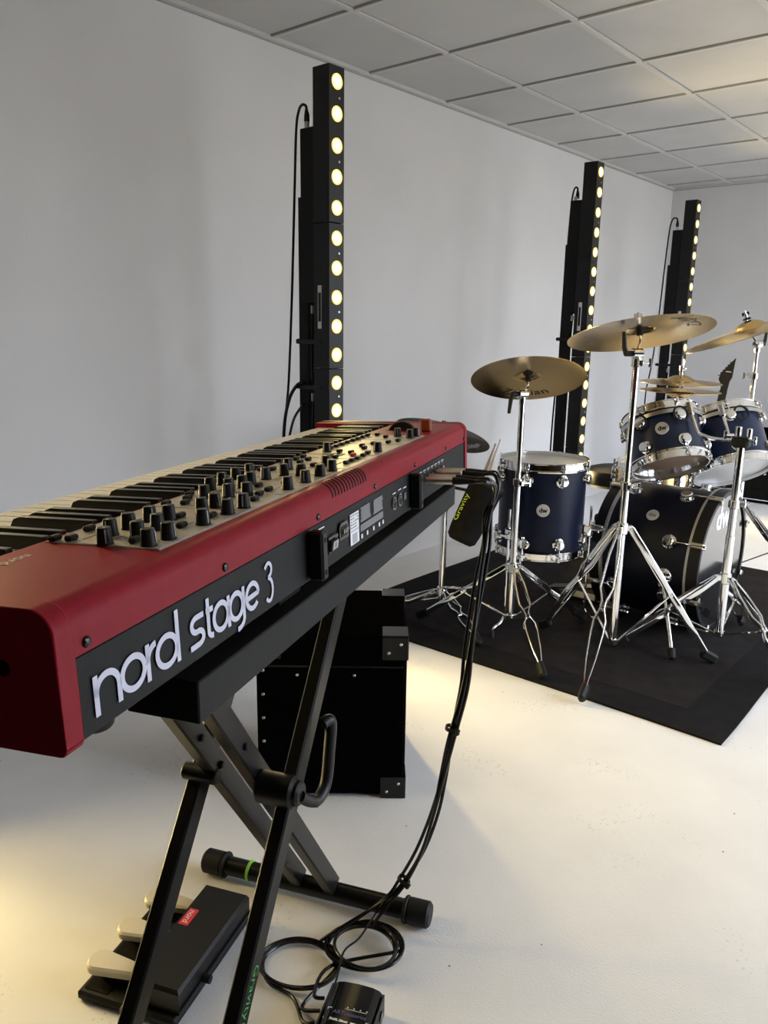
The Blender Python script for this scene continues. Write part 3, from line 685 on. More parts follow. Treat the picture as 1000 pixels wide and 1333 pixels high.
# ------------------------------------------------------------------ flight case behind the stand
d1 = V((0.756, 0.655, 0)).normalized(); d2 = V((-0.655, 0.756, 0)).normalized()
fc = thing('flight_case', 'black flight case with metal corners standing on the floor behind the folding stand', 'case', V((-1.348, 1.385, 0)) + d2 * 0.19, math.atan2(d1.y, d1.x))
CW, CD, CHT = 0.397, 0.38, 0.47
b = MB(); b.box((0, 0, CHT / 2 + 0.004), (CW, CD, CHT - 0.008), 'tolex', 0.008); b.build('body', fc)
b = MB(); b.box((0, -CD / 2 - 0.001, 0.385), (CW - 0.02, 0.004, 0.006), 'black_gloss', 0.001); b.build('lid_seam', fc)
for sx in (-1, 1):
    for sy in (-1, 1):
        for sz in (0, 1):
            z = 0.033 if sz == 0 else CHT - 0.033
            b = MB(); x, y = sx * (CW / 2 + 0.0015), sy * (CD / 2 + 0.0015)
            b.box((x - sx * 0.033, y, z), (0.068, 0.004, 0.064), 'black_gloss', 0.001); b.box((x, y - sy * 0.033, z), (0.004, 0.068, 0.064), 'black_gloss', 0.001)
            zz = CHT + 0.0012 if sz else 0.0025
            b.box((x - sx * 0.033, y - sy * 0.033, zz), (0.068, 0.068, 0.004), 'black_gloss', 0.001)
            o = b.build('corner_guard', fc)
            for dx, dz in ((0.018, 0.012), (0.050, -0.012)):
                b = MB(); b.cyl((x - sx * dx, y + sy * 0.001, z + dz), (x - sx * dx, y + sy * 0.0036, z + dz), 0.0042, 'steel', seg=10, bev=0.001); b.build('rivet', o)
for i in range(5):
    b = MB(); b.cyl((-CW / 2 + 0.018, -CD / 2 + 0.001, 0.10 + 0.068 * i), (-CW / 2 + 0.018, -CD / 2 - 0.0025, 0.10 + 0.068 * i), 0.0045, 'steel', seg=10, bev=0.001); b.build('rivet', fc)
for x in (-0.09, -0.02, 0.06):
    b = MB(); b.cyl((x, -CD / 2 + 0.001, 0.36), (x, -CD / 2 - 0.0025, 0.36), 0.004, 'steel', seg=10, bev=0.001); b.build('rivet', fc)
for sx in (-1, 1):
    for sy in (-1, 1):
        b = MB(); b.cyl((sx * 0.16, sy * 0.15, 0.0), (sx * 0.16, sy * 0.15, 0.006), 0.016, 'rubber', seg=14); b.build('rubber_foot', fc)

# ------------------------------------------------------------------ cymbals, stands, drums
def align(n, spin=0.0):
    n = V(n).normalized(); x = V((0, 0, 1)).cross(n) if abs(n.z) < 0.9999 else V((1, 0, 0))
    x = V((1, 0, 0)) - n * n.x; x.normalize(); y = n.cross(x)
    return Matrix((x, y, n)).transposed() @ Matrix.Rotation(spin, 3, 'Z')
def cym_prof(r, bell, dome):
    """height of the upper face at radius x: bell then shallow bow (0 at the rim)"""
    bow = r * 0.065
    def h(x):
        base = bow * (1 - (x / r) ** 1.6)
        if x < bell: return base + dome * math.cos(PI / 2 * (x / bell)) ** 0.8
        return base
    return h
CAM_RIGHT = V((0.7601, 0.6496, 0.0151))
def cymbal(label, c, n, r, m='cymbal', bell=None, dome=None, group=None, name='cymbal', texts=(), flip=False):
    """c is the middle of the rim circle, n the upward normal; the hole sits above it by the height of the bell"""
    bell = bell or r * 0.22; dome = dome or r * 0.075; h = cym_prof(r, bell, dome); h0 = h(0.008)
    n = V(n).normalized(); sg = -1 if flip else 1
    hole = V(c) + n * (sg * h0)
    t = thing(name, label, 'cymbal', hole, align(n), group)
    xs = [0.008] + [bell * k / 8 for k in range(1, 9)] + [bell + (r - bell) * k / 14 for k in range(1, 15)]
    th = 0.0016
    prof = [(x, sg * (h(x) - h0)) for x in xs] + [(x, sg * (h(x) - h0 - th)) for x in xs[::-1]] + [(xs[0], 0)]
    b = MB(); b.lathe(prof, (0, 0, 0), EZ, m, 96); b.build('plate', t, angle=60)
    Ri = align(n).transposed()
    for (txt, size, wd, rad, under, tm, fit) in texts:
        # writing that follows the rim, feet outward; wd = world direction from the middle
        d = Ri @ V(wd); d.z = 0; d.normalize()
        ax = V((d.y, -d.x, 0)) if not under else V((-d.y, d.x, 0)); ax = -ax
        w = text_mb(txt, size, tm, (0, 0, 0), EX, EY, 0, fit=fit)
        a0 = math.atan2(d.y, d.x); sgn = 1 if not under else -1
        for v in w.v:
            rr = rad - v.y; a = a0 + sgn * v.x / rad
            z = (h(rr) - h0 - th - 0.0007) if under else (h(rr) - h0 + 0.0007)
            v.x, v.y, v.z = rr * math.cos(a), rr * math.sin(a), z
        w.build('logo', t, smooth=False)
    return hole

def hole_of(c, n, r, bell=None, dome=None):
    return V(c) + V(n).normalized() * cym_prof(r, bell or r * 0.22, dome or r * 0.075)(0.008)

def tripod_parts(t, zh, R, angs, zb=0.085, rub=('rubber',)):
    """double-braced legs of chrome strip, local origin on the floor under the tube"""
    hub = MB(); hub.cyl((0, 0, zh - 0.022), (0, 0, zh + 0.022), 0.021, 'chrome', seg=20, bev=0.003)
    for a in angs:
        d = V((math.cos(a), math.sin(a), 0)); hub.box(d * 0.026 + V((0, 0, zh)), (0.022, 0.016, 0.022), 'chrome', 0.002, Matrix.Rotation(a, 3, 'Z'))
    hub.build('leg_collar', t)
    b = MB(); b.cyl((0, 0, zb - 0.012), (0, 0, zb + 0.014), 0.019, 'chrome', seg=20, bev=0.003); b.build('strut_collar', t)
    for a in angs:
        d = V((math.cos(a), math.sin(a), 0)); l = V((-d.y, d.x, 0))
        p0 = d * 0.032 + V((0, 0, zh)); p1 = d * (R - 0.03) + V((0, 0, 0.032))
        leg = MB(); dn = (p1 - p0).normalized(); up = l.cross(dn).normalized()
        for sgn in (-1, 1):
            prof = [(0, 0.008), (0.05, 0.009), (0.16, 0.018), (0.38, 0.023), (0.46, 0.008), (0.51, 0.007), (0.58, 0.021), (0.66, 0.022), (0.82, 0.016), (0.96, 0.006), (1.0, 0.006)]
            pts = [p0 + (p1 - p0) * k + l * (sgn * o_) for k, o_ in prof]
            vs = []; fs = []; K = 12
            for p in pts:
                for k in range(K):
                    c_, s_ = math.cos(2 * PI * (k + 0.5) / K), math.sin(2 * PI * (k + 0.5) / K)
                    vs.append(p + l * (0.0030 * math.copysign(abs(c_) ** 0.45, c_)) + up * (0.0108 * math.copysign(abs(s_) ** 0.45, s_)))
            for i in range(len(pts) - 1):
                for k in range(K): fs.append((i * K + k, i * K + (k + 1) % K, i * K + K + (k + 1) % K, i * K + K + k))
            n = len(vs); fs += [tuple(range(K)), tuple(range(n - K, n))]
            leg.add(vs, fs, 'chrome')
        pm = p0 + (p1 - p0) * 0.515
        leg.cyl(pm - l * 0.013, pm + l * 0.013, 0.005, 'chrome', seg=10)
        lo = leg.build('leg', t)
        s_ = MB(); s_.bar(d * 0.018 + V((0, 0, zb)), pm, 0.010, 0.006, 'chrome', 0.001); s_.build('strut', t)
        f = MB(); f.box(d * (R - 0.022) + V((0, 0, 0.0290)), (0.070, 0.026, 0.038), 'rubber', 0.008, Matrix.Rotation(a, 3, 'Z') @ Matrix.Rotation(0.5, 3, 'Y')); f.build('rubber_foot', lo)
def collar(t, x, y, z, a=0.0, r=0.019):
    b = MB(); b.cyl((x, y, z - 0.016), (x, y, z + 0.016), r, 'chrome', seg=20, bev=0.003)
    d = V((math.cos(a), math.sin(a), 0)); c = V((x, y, z))
    b.box(c + d * (r + 0.008), (0.026, 0.014, 0.022), 'chrome', 0.003, Matrix.Rotation(a, 3, 'Z')); o = b.build('height_collar', t)
    w = MB(); l = V((-d.y, d.x, 0)); k = c + d * (r + 0.012)
    w.cyl(k, k + l * 0.030, 0.004, 'chrome', seg=10); w.box(k + l * 0.036, (0.009, 0.012, 0.034), 'chrome', 0.003, Matrix.Rotation(a, 3, 'Z')); w.build('wing_screw', o)
def cymbal_stand(label, base, zh, R, angs, joints, ztop, ctop, n, wing_a, boom=False, group=None, tw=1.0):
    """tube stand; joints = heights of collars; ctop = cymbal middle (world), n its upward normal"""
    t = thing('cymbal_stand', label, 'cymbal stand', (base[0], base[1], 0.008), 0.0, group)
    tripod_parts(t, zh, R, angs)
    z0 = 0.075; rad = [0.0142, 0.0118, 0.0096]
    zs = [z0] + joints + [ztop]
    for i in range(len(zs) - 1):
        b = MB(); b.cyl((0, 0, zs[i]), (0, 0, zs[i + 1]), rad[min(i, 2)], 'chrome', seg=20); b.build('tube', t)
    for z in joints: collar(t, 0, 0, z, wing_a, 0.019)
    c = V(ctop) - V((base[0], base[1], 0.008)); n = V(n).normalized()
    low = c - n * 0.055; tip = c + n * 0.045
    e = V((0, 0, ztop))
    b = MB(); wa = V((math.cos(wing_a), math.sin(wing_a), 0)); la = V((-wa.y, wa.x, 0))
    b.cyl(e - la * 0.020 + V((0, 0, 0.012)), e + la * 0.020 + V((0, 0, 0.012)), 0.0185, 'chrome', seg=22, bev=0.003); b.cyl(e - V((0, 0, 0.028)), e, 0.014, 'chrome', seg=18, bev=0.002); tl = b.build('tilter', t)
    b = MB(); k = e + V((0, 0, 0.012)) - la * 0.020
    b.cyl(k, k - la * 0.028, 0.010, 'rubber', seg=16, bev=0.002); b.tube([k - la * 0.022, k - la * 0.030 + V((0, 0, 0.02 * tw)), k - la * 0.036 + V((0, 0, 0.075 * tw))], [0.0095, 0.0085, 0.0065], 'rubber', 10); b.build('tilter_handle', tl)
    b = MB(); b.tube([e + V((0, 0, 0.012)), low] if not boom else [e + V((0, 0, 0.012)) - (low - e).normalized() * 0.05, low], 0.0045, 'chrome', 10); b.cyl(low, tip, 0.0040, 'chrome', seg=10); b.build('cymbal_rod', tl)
    b = MB(); b.cyl(c - n * 0.040, c - n * 0.006, 0.0115, 'rubber', seg=16, bev=0.002); b.cyl(c - n * 0.012, c - n * 0.0018, 0.019, 'felt', seg=20, bev=0.003); b.build('sleeve', t)
    b = MB(); b.cyl(c + n * 0.0030, c + n * 0.012, 0.018, 'felt', seg=20, bev=0.003); b.build('top_felt', t)
    b = MB(); b.cyl(c + n * 0.012, c + n * 0.034, 0.008, 'chrome', seg=14, bev=0.002); b.box(c + n * 0.032, (0.034, 0.006, 0.016), 'chrome', 0.002, align(n, 0.4)); b.build('wing_nut', t)
    return t

# A: nearest to the keyboard
A = (-1.598, 2.705); AC = V((-1.582, 2.712, 1.069)); AN = V((-0.2694, 0.3345, 0.9031))
def dirs(c, pts): return [math.atan2(p[1] - c[1], p[0] - c[0]) for p in pts]
cymbal_stand('chrome cymbal stand nearest the keyboard, standing in front of the floor tom', A, 0.300, 0.42, dirs(A, [(-1.277, 2.42), (-1.989, 2.615), (-1.464, 3.134)]), [0.655], 0.992, hole_of(AC, AN, 0.220), AN, math.radians(-30), tw=-1.0)
to_cam = (V((0, 0, 1.25)) - AC)
def local_angle(n, world_dir):
    R_ = align(n); v = R_.transposed() @ V(world_dir); return math.atan2(v.y, v.x)
cymbal('tilted gold crash cymbal with dark logo, leftmost above the floor tom', AC, AN, 0.220, texts=[('Zildjian', 0.05, (-0.0857, 0.1258, -0.0722), 0.158, True, 'black', 0.185)])
# B: middle of the picture
Bc = (-1.169, 2.748); BC = V((-1.187, 2.800, 1.245)); BN = V((-0.2262, 0.1417, 0.9637))
cymbal_stand('tall chrome cymbal stand before the bass drum shell, foot at the rug front edge', Bc, 0.534, 0.40, dirs(Bc, [(-1.095, 2.355), (-0.865, 3.009), (-1.547, 2.88)]), [0.694, 1.139], 1.158, hole_of(BC, BN, 0.255), BN, math.radians(-40))
cymbal('large gold cymbal in the middle, highest in front of the light tower', BC, BN, 0.255, texts=[('Zildjian', 0.05, (0.1969, -0.0184, 0.0489), 0.185, True, 'black', 0.19)])
# E: right hand boom stand and its ride cymbal
Ec = (-1.166, 4.160); EC = V((-1.130, 3.891, 1.262)); EN = V((-0.321, -0.183, 1.0)).normalized()
cymbal_stand('chrome cymbal stand rising behind the rack toms at the right', Ec, 0.40, 0.42, [math.radians(a) for a in (-8, 112, 232)], [0.62, 1.045], 1.185, hole_of(EC, EN, 0.292, 0.075, 0.034), EN, math.radians(160), boom=True)
cymbal('steeply tilted large cymbal at the right edge of the photo', EC, EN, 0.292, bell=0.075, dome=0.034)
# D: low stand behind the far end of the keyboard
Dc = (-1.950, 2.700); DC = V((-1.972, 2.698, 0.818)); DN = V((0.26, 0.0184, 0.9654))
cymbal_stand('chrome cymbal stand seen under the far end of the keyboard, left of the stick bag', Dc, 0.118, 0.37, dirs(Dc, [(-1.602, 2.506), (-2.20, 2.40), (-1.98, 3.01)]), [0.50], 0.745, hole_of(DC, DN, 0.206, 0.045, 0.008), DN, math.radians(150))
cymbal('dark shaded cymbal peeking past the far end of the red keyboard', DC, DN, 0.206, bell=0.045, dome=0.008, m='cymbal_shaded', texts=[('Zildjian', 0.04, (0.1496, 0.0127, -0.0405), 0.155, False, 'grey_print', 0.12)])

def ring_hoop(mb, r, z, sg, m='chrome'):
    """triple flanged hoop round a drum of radius r; sg = +1 flange up"""
    mb.lathe([(r + 0.002, z - sg * 0.016), (r + 0.012, z - sg * 0.018), (r + 0.0125, z - sg * 0.014), (r + 0.0055, z - sg * 0.010), (r + 0.0045, z + sg * 0.013), (r + 0.009, z + sg * 0.016), (r + 0.009, z + sg * 0.0185), (r + 0.0025, z + sg * 0.0175), (r + 0.0018, z + sg * 0.002), (r + 0.002, z - sg * 0.016)], (0, 0, 0), EZ, m, 64)
def drum(label, base, n, r, L, nl, cat='drum', spin=0.0, badge=True, name='rack_tom', bottom='head_clear', shell='shell', offset_lugs=False):
    t = thing(name, label, cat, base, align(n, spin))
    b = MB(); b.lathe([(r - 0.006, 0.012), (r, 0.012), (r, L - 0.012), (r - 0.006, L - 0.012)], (0, 0, 0), EZ, shell, 64); b.build('shell', t)
    b = MB(); ring_hoop(b, r, L - 0.010, 1); b.build('top_hoop', t)
    b = MB(); ring_hoop(b, r, 0.010, -1); b.build('bottom_hoop', t)
    b = MB(); b.lathe([(0, L - 0.009), (r - 0.004, L - 0.009), (r + 0.001, L - 0.0115), (r + 0.002, L - 0.018)], (0, 0, 0), EZ, 'head_white', 64); b.build('batter_head', t)
    b = MB(); b.lathe([(0, 0.009), (r - 0.004, 0.009), (r + 0.001, 0.0115), (r + 0.002, 0.018)], (0, 0, 0), EZ, bottom, 64); b.build('bottom_head', t)
    first = None
    for k in range(nl):
        a0 = 2 * PI * (k + 0.5) / nl
        for up in (0, 1):
            a = a0; d = V((math.cos(a), math.sin(a), 0))
            zl = L - 0.062 if up else 0.062
            if L < 0.2: zl = L * 0.5 + (0.012 if up else -0.012)
            p = d * r + V((0, 0, zl)); sg = 1 if up else -1
            b = MB(); b.lathe([(0.0255, 0), (0.0255, 0.003), (0.018, 0.005), (0.0155, 0.011), (0.0205, 0.015), (0.0205, 0.021), (0.017, 0.024), (0, 0.0245)], p, d, 'chrome', 22); o = b.build('lug', t)
            q = d * (r + 0.0145); zt = (L + 0.006) if up else -0.006
            b = MB(); b.cyl(q + V((0, 0, zl + sg * 0.010)), q + V((0, 0, zt)), 0.0030, 'chrome', seg=8); b.cyl(q + V((0, 0, (L - 0.006) if up else 0.006)), q + V((0, 0, zt + sg * 0.004)), 0.0052, 'chrome', seg=8); b.box(d * (r + 0.0125) + V((0, 0, (L - 0.010) if up else 0.010)), (0.014, 0.014, 0.010), 'chrome', 0.002, Matrix.Rotation(a, 3, 'Z')); b.build('tension_rod', o)
    if badge:
        mb_badge(t, V((1, 0, 0)), r, L * 0.53)
    return t
def mb_badge(t, d, r, z, rad=0.0265):
    p = d * (r - 0.0004) + V((0, 0, z))
    b = MB(); b.cyl(p, p + d * 0.0022, rad, 'badge', seg=28, bev=0.0006); o = b.build('badge', t)
    l = EZ.cross(d)
    text_mb('dw', 0.033, 'black_matte', p + d * 0.0026, l, EZ, 0.0002, bold=0.0012, fit=rad * 1.25).build('emblem', o, smooth=False)
def spin_to(n, target):
    """spin so that local +X points to the world direction"""
    R_ = align(n); v = R_.transposed() @ V(target); return math.atan2(v.y, v.x)

FT = V((-1.611, 2.930, 0.343))
ft = drum('deep navy floor tom on three chrome legs behind the nearest cymbal stand', FT, (0, 0, 1), 0.178, 0.385, 8, spin=spin_to((0, 0, 1), V((0.52, -0.85, 0))), name='floor_tom', shell='shell_dark')
_fi = ft.matrix_world.inverted()
for wx, wy in ((-1.650, 2.640), (-1.330, 3.060), (-1.86, 3.13)):
    d = V((wx - FT.x, wy - FT.y, 0)).normalized(); p = FT + d * 0.207
    fo = V((wx, wy, 0.0))
    b = MB(); pts = [p + V((0, 0, 0.20)), p + V((0, 0, -0.20)), p + V((0, 0, -0.255)) + d * 0.004, p + V((0, 0, -0.285)) + d * 0.03, FT + d * 0.275 + V((0, 0, -0.297)), FT + d * 0.285 + V((0, 0, -0.33))]
    b.tube([_fi @ q for q in spline(pts, 5)], 0.0052, 'chrome', 10); lg = b.build('leg', ft)
    b = MB(); e = FT + d * 0.285; b.cyl(_fi @ V((e.x, e.y, 0.0085)), _fi @ V((e.x, e.y, 0.040)), 0.013, 'rubber', 0.008, seg=14, bev=0.002); b.build('rubber_foot', lg)
    b = MB(); a = math.atan2((_fi.to_3x3() @ d).y, (_fi.to_3x3() @ d).x)
    b.box(_fi @ (FT + d * 0.197 + V((0, 0, 0.095))), (0.040, 0.036, 0.050), 'chrome', 0.006, Matrix.Rotation(a, 3, 'Z')); b.cyl(_fi @ (FT + d * 0.215 + V((0, 0, 0.095))), _fi @ (FT + d * 0.240 + V((0, 0, 0.095))), 0.005, 'chrome', seg=10); b.box(_fi @ (FT + d * 0.243 + V((0, 0, 0.095))), (0.009, 0.030, 0.014), 'chrome', 0.003, Matrix.Rotation(a, 3, 'Z')); b.build('leg_bracket', ft)

def suspension(t, r, L, a_mid, n_l):
    """chrome band hung from the upper lugs that carries the drum on its clamp"""
    b = MB(); a0, a1 = a_mid - 2 * PI / n_l * 1.25, a_mid + 2 * PI / n_l * 1.25
    N = 40; vs = []; z0, z1 = L - 0.052, L - 0.036
    for rr in (r + 0.0135, r + 0.0155):
        for z in (z0, z1):
            for k in range(N + 1):
                a = a0 + (a1 - a0) * k / N; vs.append((rr * math.cos(a), rr * math.sin(a), z))
    n = N + 1; fs = []
    for k in range(N):
        fs += [(k, k + 1, n + k + 1, n + k), (2 * n + k, 2 * n + k + 1, 3 * n + k + 1, 3 * n + k), (k, k + 1, 2 * n + k + 1, 2 * n + k), (n + k, n + k + 1, 3 * n + k + 1, 3 * n + k)]
    fs += [(0, n, 3 * n, 2 * n), (N, n + N, 3 * n + N, 2 * n + N)]
    b.add(vs, fs, 'steel')
    o = b.build('suspension_band', t)
    for k in (-0.5, 0.5):
        a = a_mid + 2 * PI / n_l * k * 1.0
        d = V((math.cos(a), math.sin(a), 0)); p = d * (r + 0.0140) + V((0, 0, L - 0.062))
        q = MB(); q.lathe([(0.027, 0), (0.034, 0), (0.035, 0.0025), (0.034, 0.005), (0.027, 0.005), (0.027, 0)], p, d, 'rubber', 28); q.build('grommet', o)
    return o
s1_ = 0.94; s2_ = 0.98
T1 = V((-1.1985, 3.2515, 0.7086)); T1n = V((-0.405, 0.300, 0.864)).normalized(); r1, L1 = 0.148, 0.230
T2 = V((-1.0417, 3.5682, 0.6669)); T2n = V((-0.426, 0.310, 0.850)).normalized(); r2, L2 = 0.1635, 0.260
t1 = drum('navy rack tom with round silver badge, hung left above the bass drum', T1, T1n, r1, L1, 6, spin=spin_to(T1n, V((0.36, -0.93, 0.1))))
t2 = drum('navy rack tom at the right edge, half hidden behind the tom clamp', T2, T2n, r2, L2, 6, spin=spin_to(T2n, V((0.05, -1.0, 0.1))), badge=False, bottom='head_white')
suspension(t1, r1, L1, 0.0, 6); suspension(t2, r2, L2, 0.25, 6)

# C: tom stand with its clamp and arms
Cc = (-0.891, 3.118)
cs = thing('tom_stand', 'chrome tripod stand in front of the bass drum head, carrying the two rack toms', 'stand', (Cc[0], Cc[1], 0.008)); _ci = cs.matrix_world.inverted()
tripod_parts(cs, 0.314, 0.40, dirs(Cc, [(-1.235, 2.898), (-0.52, 2.935), (-0.915, 3.52)]))
b = MB(); b.cyl((0, 0, 0.075), (0, 0, 0.485), 0.0165, 'chrome', seg=22); b.build('tube', cs)
b = MB(); b.cyl((0, 0, 0.485), (0, 0, 0.835), 0.0140, 'chrome', seg=22); b.build('tube', cs)
collar(cs, 0, 0, 0.610, math.radians(10), 0.021)
b = MB(); b.box((0, 0, 0.848), (0.062, 0.052, 0.040), 'rubber', 0.008); b.cyl((-0.015, 0, 0.86), (-0.015, 0, 0.905), 0.012, 'chrome', seg=18, bev=0.002); b.cyl((0.022, 0.01, 0.85), (0.022, 0.01, 0.90), 0.010, 'chrome', seg=18, bev=0.002); hd = b.build('clamp_head', cs)
for tt, TT, Tn, rr, LL in ((t1, T1, T1n, r1, L1), (t2, T2, T2n, r2, L2)):
    up = TT + Tn * (LL - 0.045)
    aim = (V((Cc[0], Cc[1], 0.86)) - up); aim -= Tn * aim.dot(Tn); aim.normalize()
    p = _ci @ (up + aim * (rr + 0.018)); e = V((0, 0, 0.856))
    q = _ci @ (TT + Tn * (LL - 0.16) + aim * (rr + 0.030))
    b = MB(); b.tube(spline([e, e + (q - e) * 0.55 + V((0, 0, -0.008)), q - (q - e) * 0.12, q + (p - q) * 0.15, p + (p - q) * 0.25], 6), 0.0075, 'chrome', 12); b.build('tom_arm', hd)
    b = MB(); R_ = align(Tn); b.box(p + (p - q).normalized() * 0.005, (0.026, 0.026, 0.060), 'chrome', 0.006, R_); b.build('arm_clamp', hd)
for dx, dy, dz in ((0.045, -0.02, 0.86), (-0.04, -0.035, 0.875)):
    b = MB(); b.cyl((dx * 0.6, dy * 0.6, dz), (dx * 1.3, dy * 1.3, dz), 0.005, 'chrome', seg=10); b.cyl((dx * 1.2, dy * 1.2, dz - 0.016), (dx * 1.2, dy * 1.2, dz + 0.016), 0.006, 'chrome', seg=10, bev=0.002); b.build('wing_screw', hd)

# bass drum: axis along x, front head towards +x
BR = 0.285; BF = -0.985; BB = -1.445
BY, BZ = 3.374, 0.318
bd = thing('bass_drum', 'dark navy bass drum lying on its side under the rack toms, black hoops', 'drum', (0.5 * (BF + BB), BY, BZ - 0.305))
def bl(x, a, r): return V((x - 0.5 * (BF + BB), -math.cos(a) * r, 0.305 + math.sin(a) * r))   # a=0 faces the camera side
ox = V((BB - 0.5 * (BF + BB), 0, 0.305))
Lb = BF - BB
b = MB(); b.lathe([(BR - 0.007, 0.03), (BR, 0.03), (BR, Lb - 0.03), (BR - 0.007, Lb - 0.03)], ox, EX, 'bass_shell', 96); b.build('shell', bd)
for x0, x1, nm in ((0.0, 0.046, 'rear_hoop'), (Lb - 0.046, Lb, 'front_hoop')):
    b = MB(); b.lathe([(BR - 0.010, x0), (BR + 0.014, x0), (BR + 0.0155, x0 + 0.002), (BR + 0.0155, x1 - 0.002), (BR + 0.014, x1), (BR - 0.004, x1), (BR - 0.004, x0)], ox, EX, 'black', 96); h = b.build(nm, bd)
    xi = x1 if nm == 'rear_hoop' else x0
    sg = 1 if nm == 'rear_hoop' else -1
    b = MB(); b.lathe([(BR + 0.001, xi), (BR + 0.0160, xi - sg * 0.001), (BR + 0.0160, xi + sg * 0.0085), (BR + 0.001, xi + sg * 0.0085)], ox, EX, 'lit_edge', 96); b.build('hoop_edge', h)
b = MB(); b.lathe([(0, Lb - 0.006), (BR - 0.006, Lb - 0.006), (BR + 0.002, Lb - 0.014), (BR + 0.002, Lb - 0.05)], ox, EX, 'head_black', 96); fh = b.build('front_head', bd)
b = MB(); b.lathe([(0, 0.008), (BR - 0.006, 0.008), (BR + 0.002, 0.016)], ox, EX, 'head_white', 96); b.build('rear_head', bd)
text_mb('dw', 0.20, 'white', (BF - 0.5 * (BF + BB) - 0.0055, -0.035, 0.305 + 0.190), EY, EZ, 0.0002, bold=0.006, fit=0.165).build('logo', fh, smooth=False)
for k in range(8):
    a = 2 * PI * (k + 0.5) / 8 - math.radians(0)
    d = V((0, -math.cos(a), math.sin(a))); tg = V((0, math.sin(a), math.cos(a)))
    for fr in (0, 1):
        xl = 0.105 if not fr else Lb - 0.135
        p = ox + EX * xl + d * BR
        b = MB(); b.lathe([(0.029, 0), (0.029, 0.004), (0.021, 0.007), (0.018, 0.014), (0.0235, 0.019), (0.0235, 0.026), (0.020, 0.030), (0, 0.031)], p, d, 'chrome', 24); o = b.build('lug', bd)
        q = ox + d * (BR + 0.022); e = Lb + 0.004 if fr else -0.004
        b = MB(); b.cyl(q + EX * xl, q + EX * e, 0.0034, 'chrome', seg=10); b.cyl(q + EX * (e + (-0.055 if fr else 0.055)), q + EX * (e + (0.010 if fr else -0.010)), 0.0055, 'chrome', seg=10); b.build('tension_rod', o)
        b = MB(); R_ = Matrix((EX, tg, d)).transposed(); b.box(ox + EX * (e - (0.022 if fr else -0.022)) + d * (BR + 0.021), (0.052, 0.024, 0.011), 'nickel', 0.004, R_); b.box(ox + EX * (e + (0.003 if fr else -0.003)) + d * (BR + 0.008), (0.007, 0.022, 0.028), 'nickel', 0.002, R_); b.build('claw_hook', o)
# badge, spurs
a = math.radians(43); d = V((0, -math.cos(a), math.sin(a)))
p = ox + EX * 0.225 + d * (BR - 0.0005)
b = MB(); b.cyl(p, p + d * 0.0025, 0.0260, 'badge', seg=28, bev=0.0006); o = b.build('badge', bd)
text_mb('dw', 0.02, 'black_matte', p + d * 0.0029, EX, d.cross(EX), 0.0002, fit=0.030).build('emblem', o, smooth=False)
for sy in (-1, 1):
    a = math.radians(-6); d = V((0, sy * math.cos(a), math.sin(a))); p = ox + EX * 0.325 + d * (BR - 0.001)
    b = MB(); b.lathe([(0.036, 0), (0.036, 0.006), (0.030, 0.016), (0.018, 0.024), (0, 0.026)], p, d, 'chrome', 26); b.box(p + d * 0.018 - EZ * 0.018, (0.030, 0.026, 0.050), 'chrome', 0.006); o = b.build('spur_bracket', bd)
    e = V((0.222, sy * 0.456, -0.005 + 0.004)); s0 = p + d * 0.020
    b = MB(); b.tube([s0, s0 + (e - s0) * 0.93], 0.0075, 'chrome', 12); b.cyl(s0 + (e - s0) * 0.40, s0 + (e - s0) * 0.46, 0.010, 'chrome', seg=14); sp_ = b.build('spur', o)
    b = MB(); b.cyl(s0 + (e - s0) * 0.86, e + (s0 - e).normalized() * 0.004, 0.0155, 'rubber', 0.013, seg=16, bev=0.003); b.build('rubber_foot', sp_)

# hi-hat
HX, HY = -1.52, 4.15
hs = thing('hi_hat_stand', 'chrome hi-hat stand behind the bass drum', 'cymbal stand', (HX, HY, 0.008))
tripod_parts(hs, 0.34, 0.34, [math.radians(a) for a in (90, 210, 330)])
b = MB(); b.cyl((0, 0, 0.06), (0, 0, 0.62), 0.0135, 'chrome', seg=18); b.build('tube', hs)
b = MB(); b.cyl((0, 0, 0.62), (0, 0, 0.885), 0.0105, 'chrome', seg=18); b.build('tube', hs)
collar(hs, 0, 0, 0.62, 1.0)
b = MB(); b.cyl((0, 0, 0.88), (0, 0, 0.911), 0.024, 'rubber', 0.028, seg=20, bev=0.002); b.build('cymbal_seat', hs)
b = MB(); b.cyl((0, 0, 0.90), (0, 0, 1.13), 0.0035, 'chrome', seg=10); b.build('pull_rod', hs)
b = MB(); b.cyl((0, 0, 1.024), (0, 0, 1.050), 0.010, 'chrome', seg=16, bev=0.002); b.cyl((0, 0, 1.050), (0, 0, 1.082), 0.013, 'chrome', seg=16, bev=0.003); b.cyl((0.01, -0.01, 1.066), (0.032, -0.03, 1.066), 0.006, 'chrome', seg=10, bev=0.002); b.build('clutch', hs)
b = MB(); b.box((0.16, -0.02, 0.03), (0.30, 0.085, 0.012), 'steel', 0.003, Matrix.Rotation(-0.16, 3, 'Y')); b.build('foot_board', hs)
cymbal('upper hi-hat cymbal, bell upward, right behind the left rack tom', (HX, HY, 1.003), (0.03, -0.03, 1), 0.203, name='hi_hat_cymbal', bell=0.075, dome=0.026)
cymbal('lower hi-hat cymbal turned bell down just beneath the upper one', (HX, HY, 0.958), (0.02, 0.0, 1), 0.203, name='hi_hat_cymbal', bell=0.075, dome=0.026, flip=True)
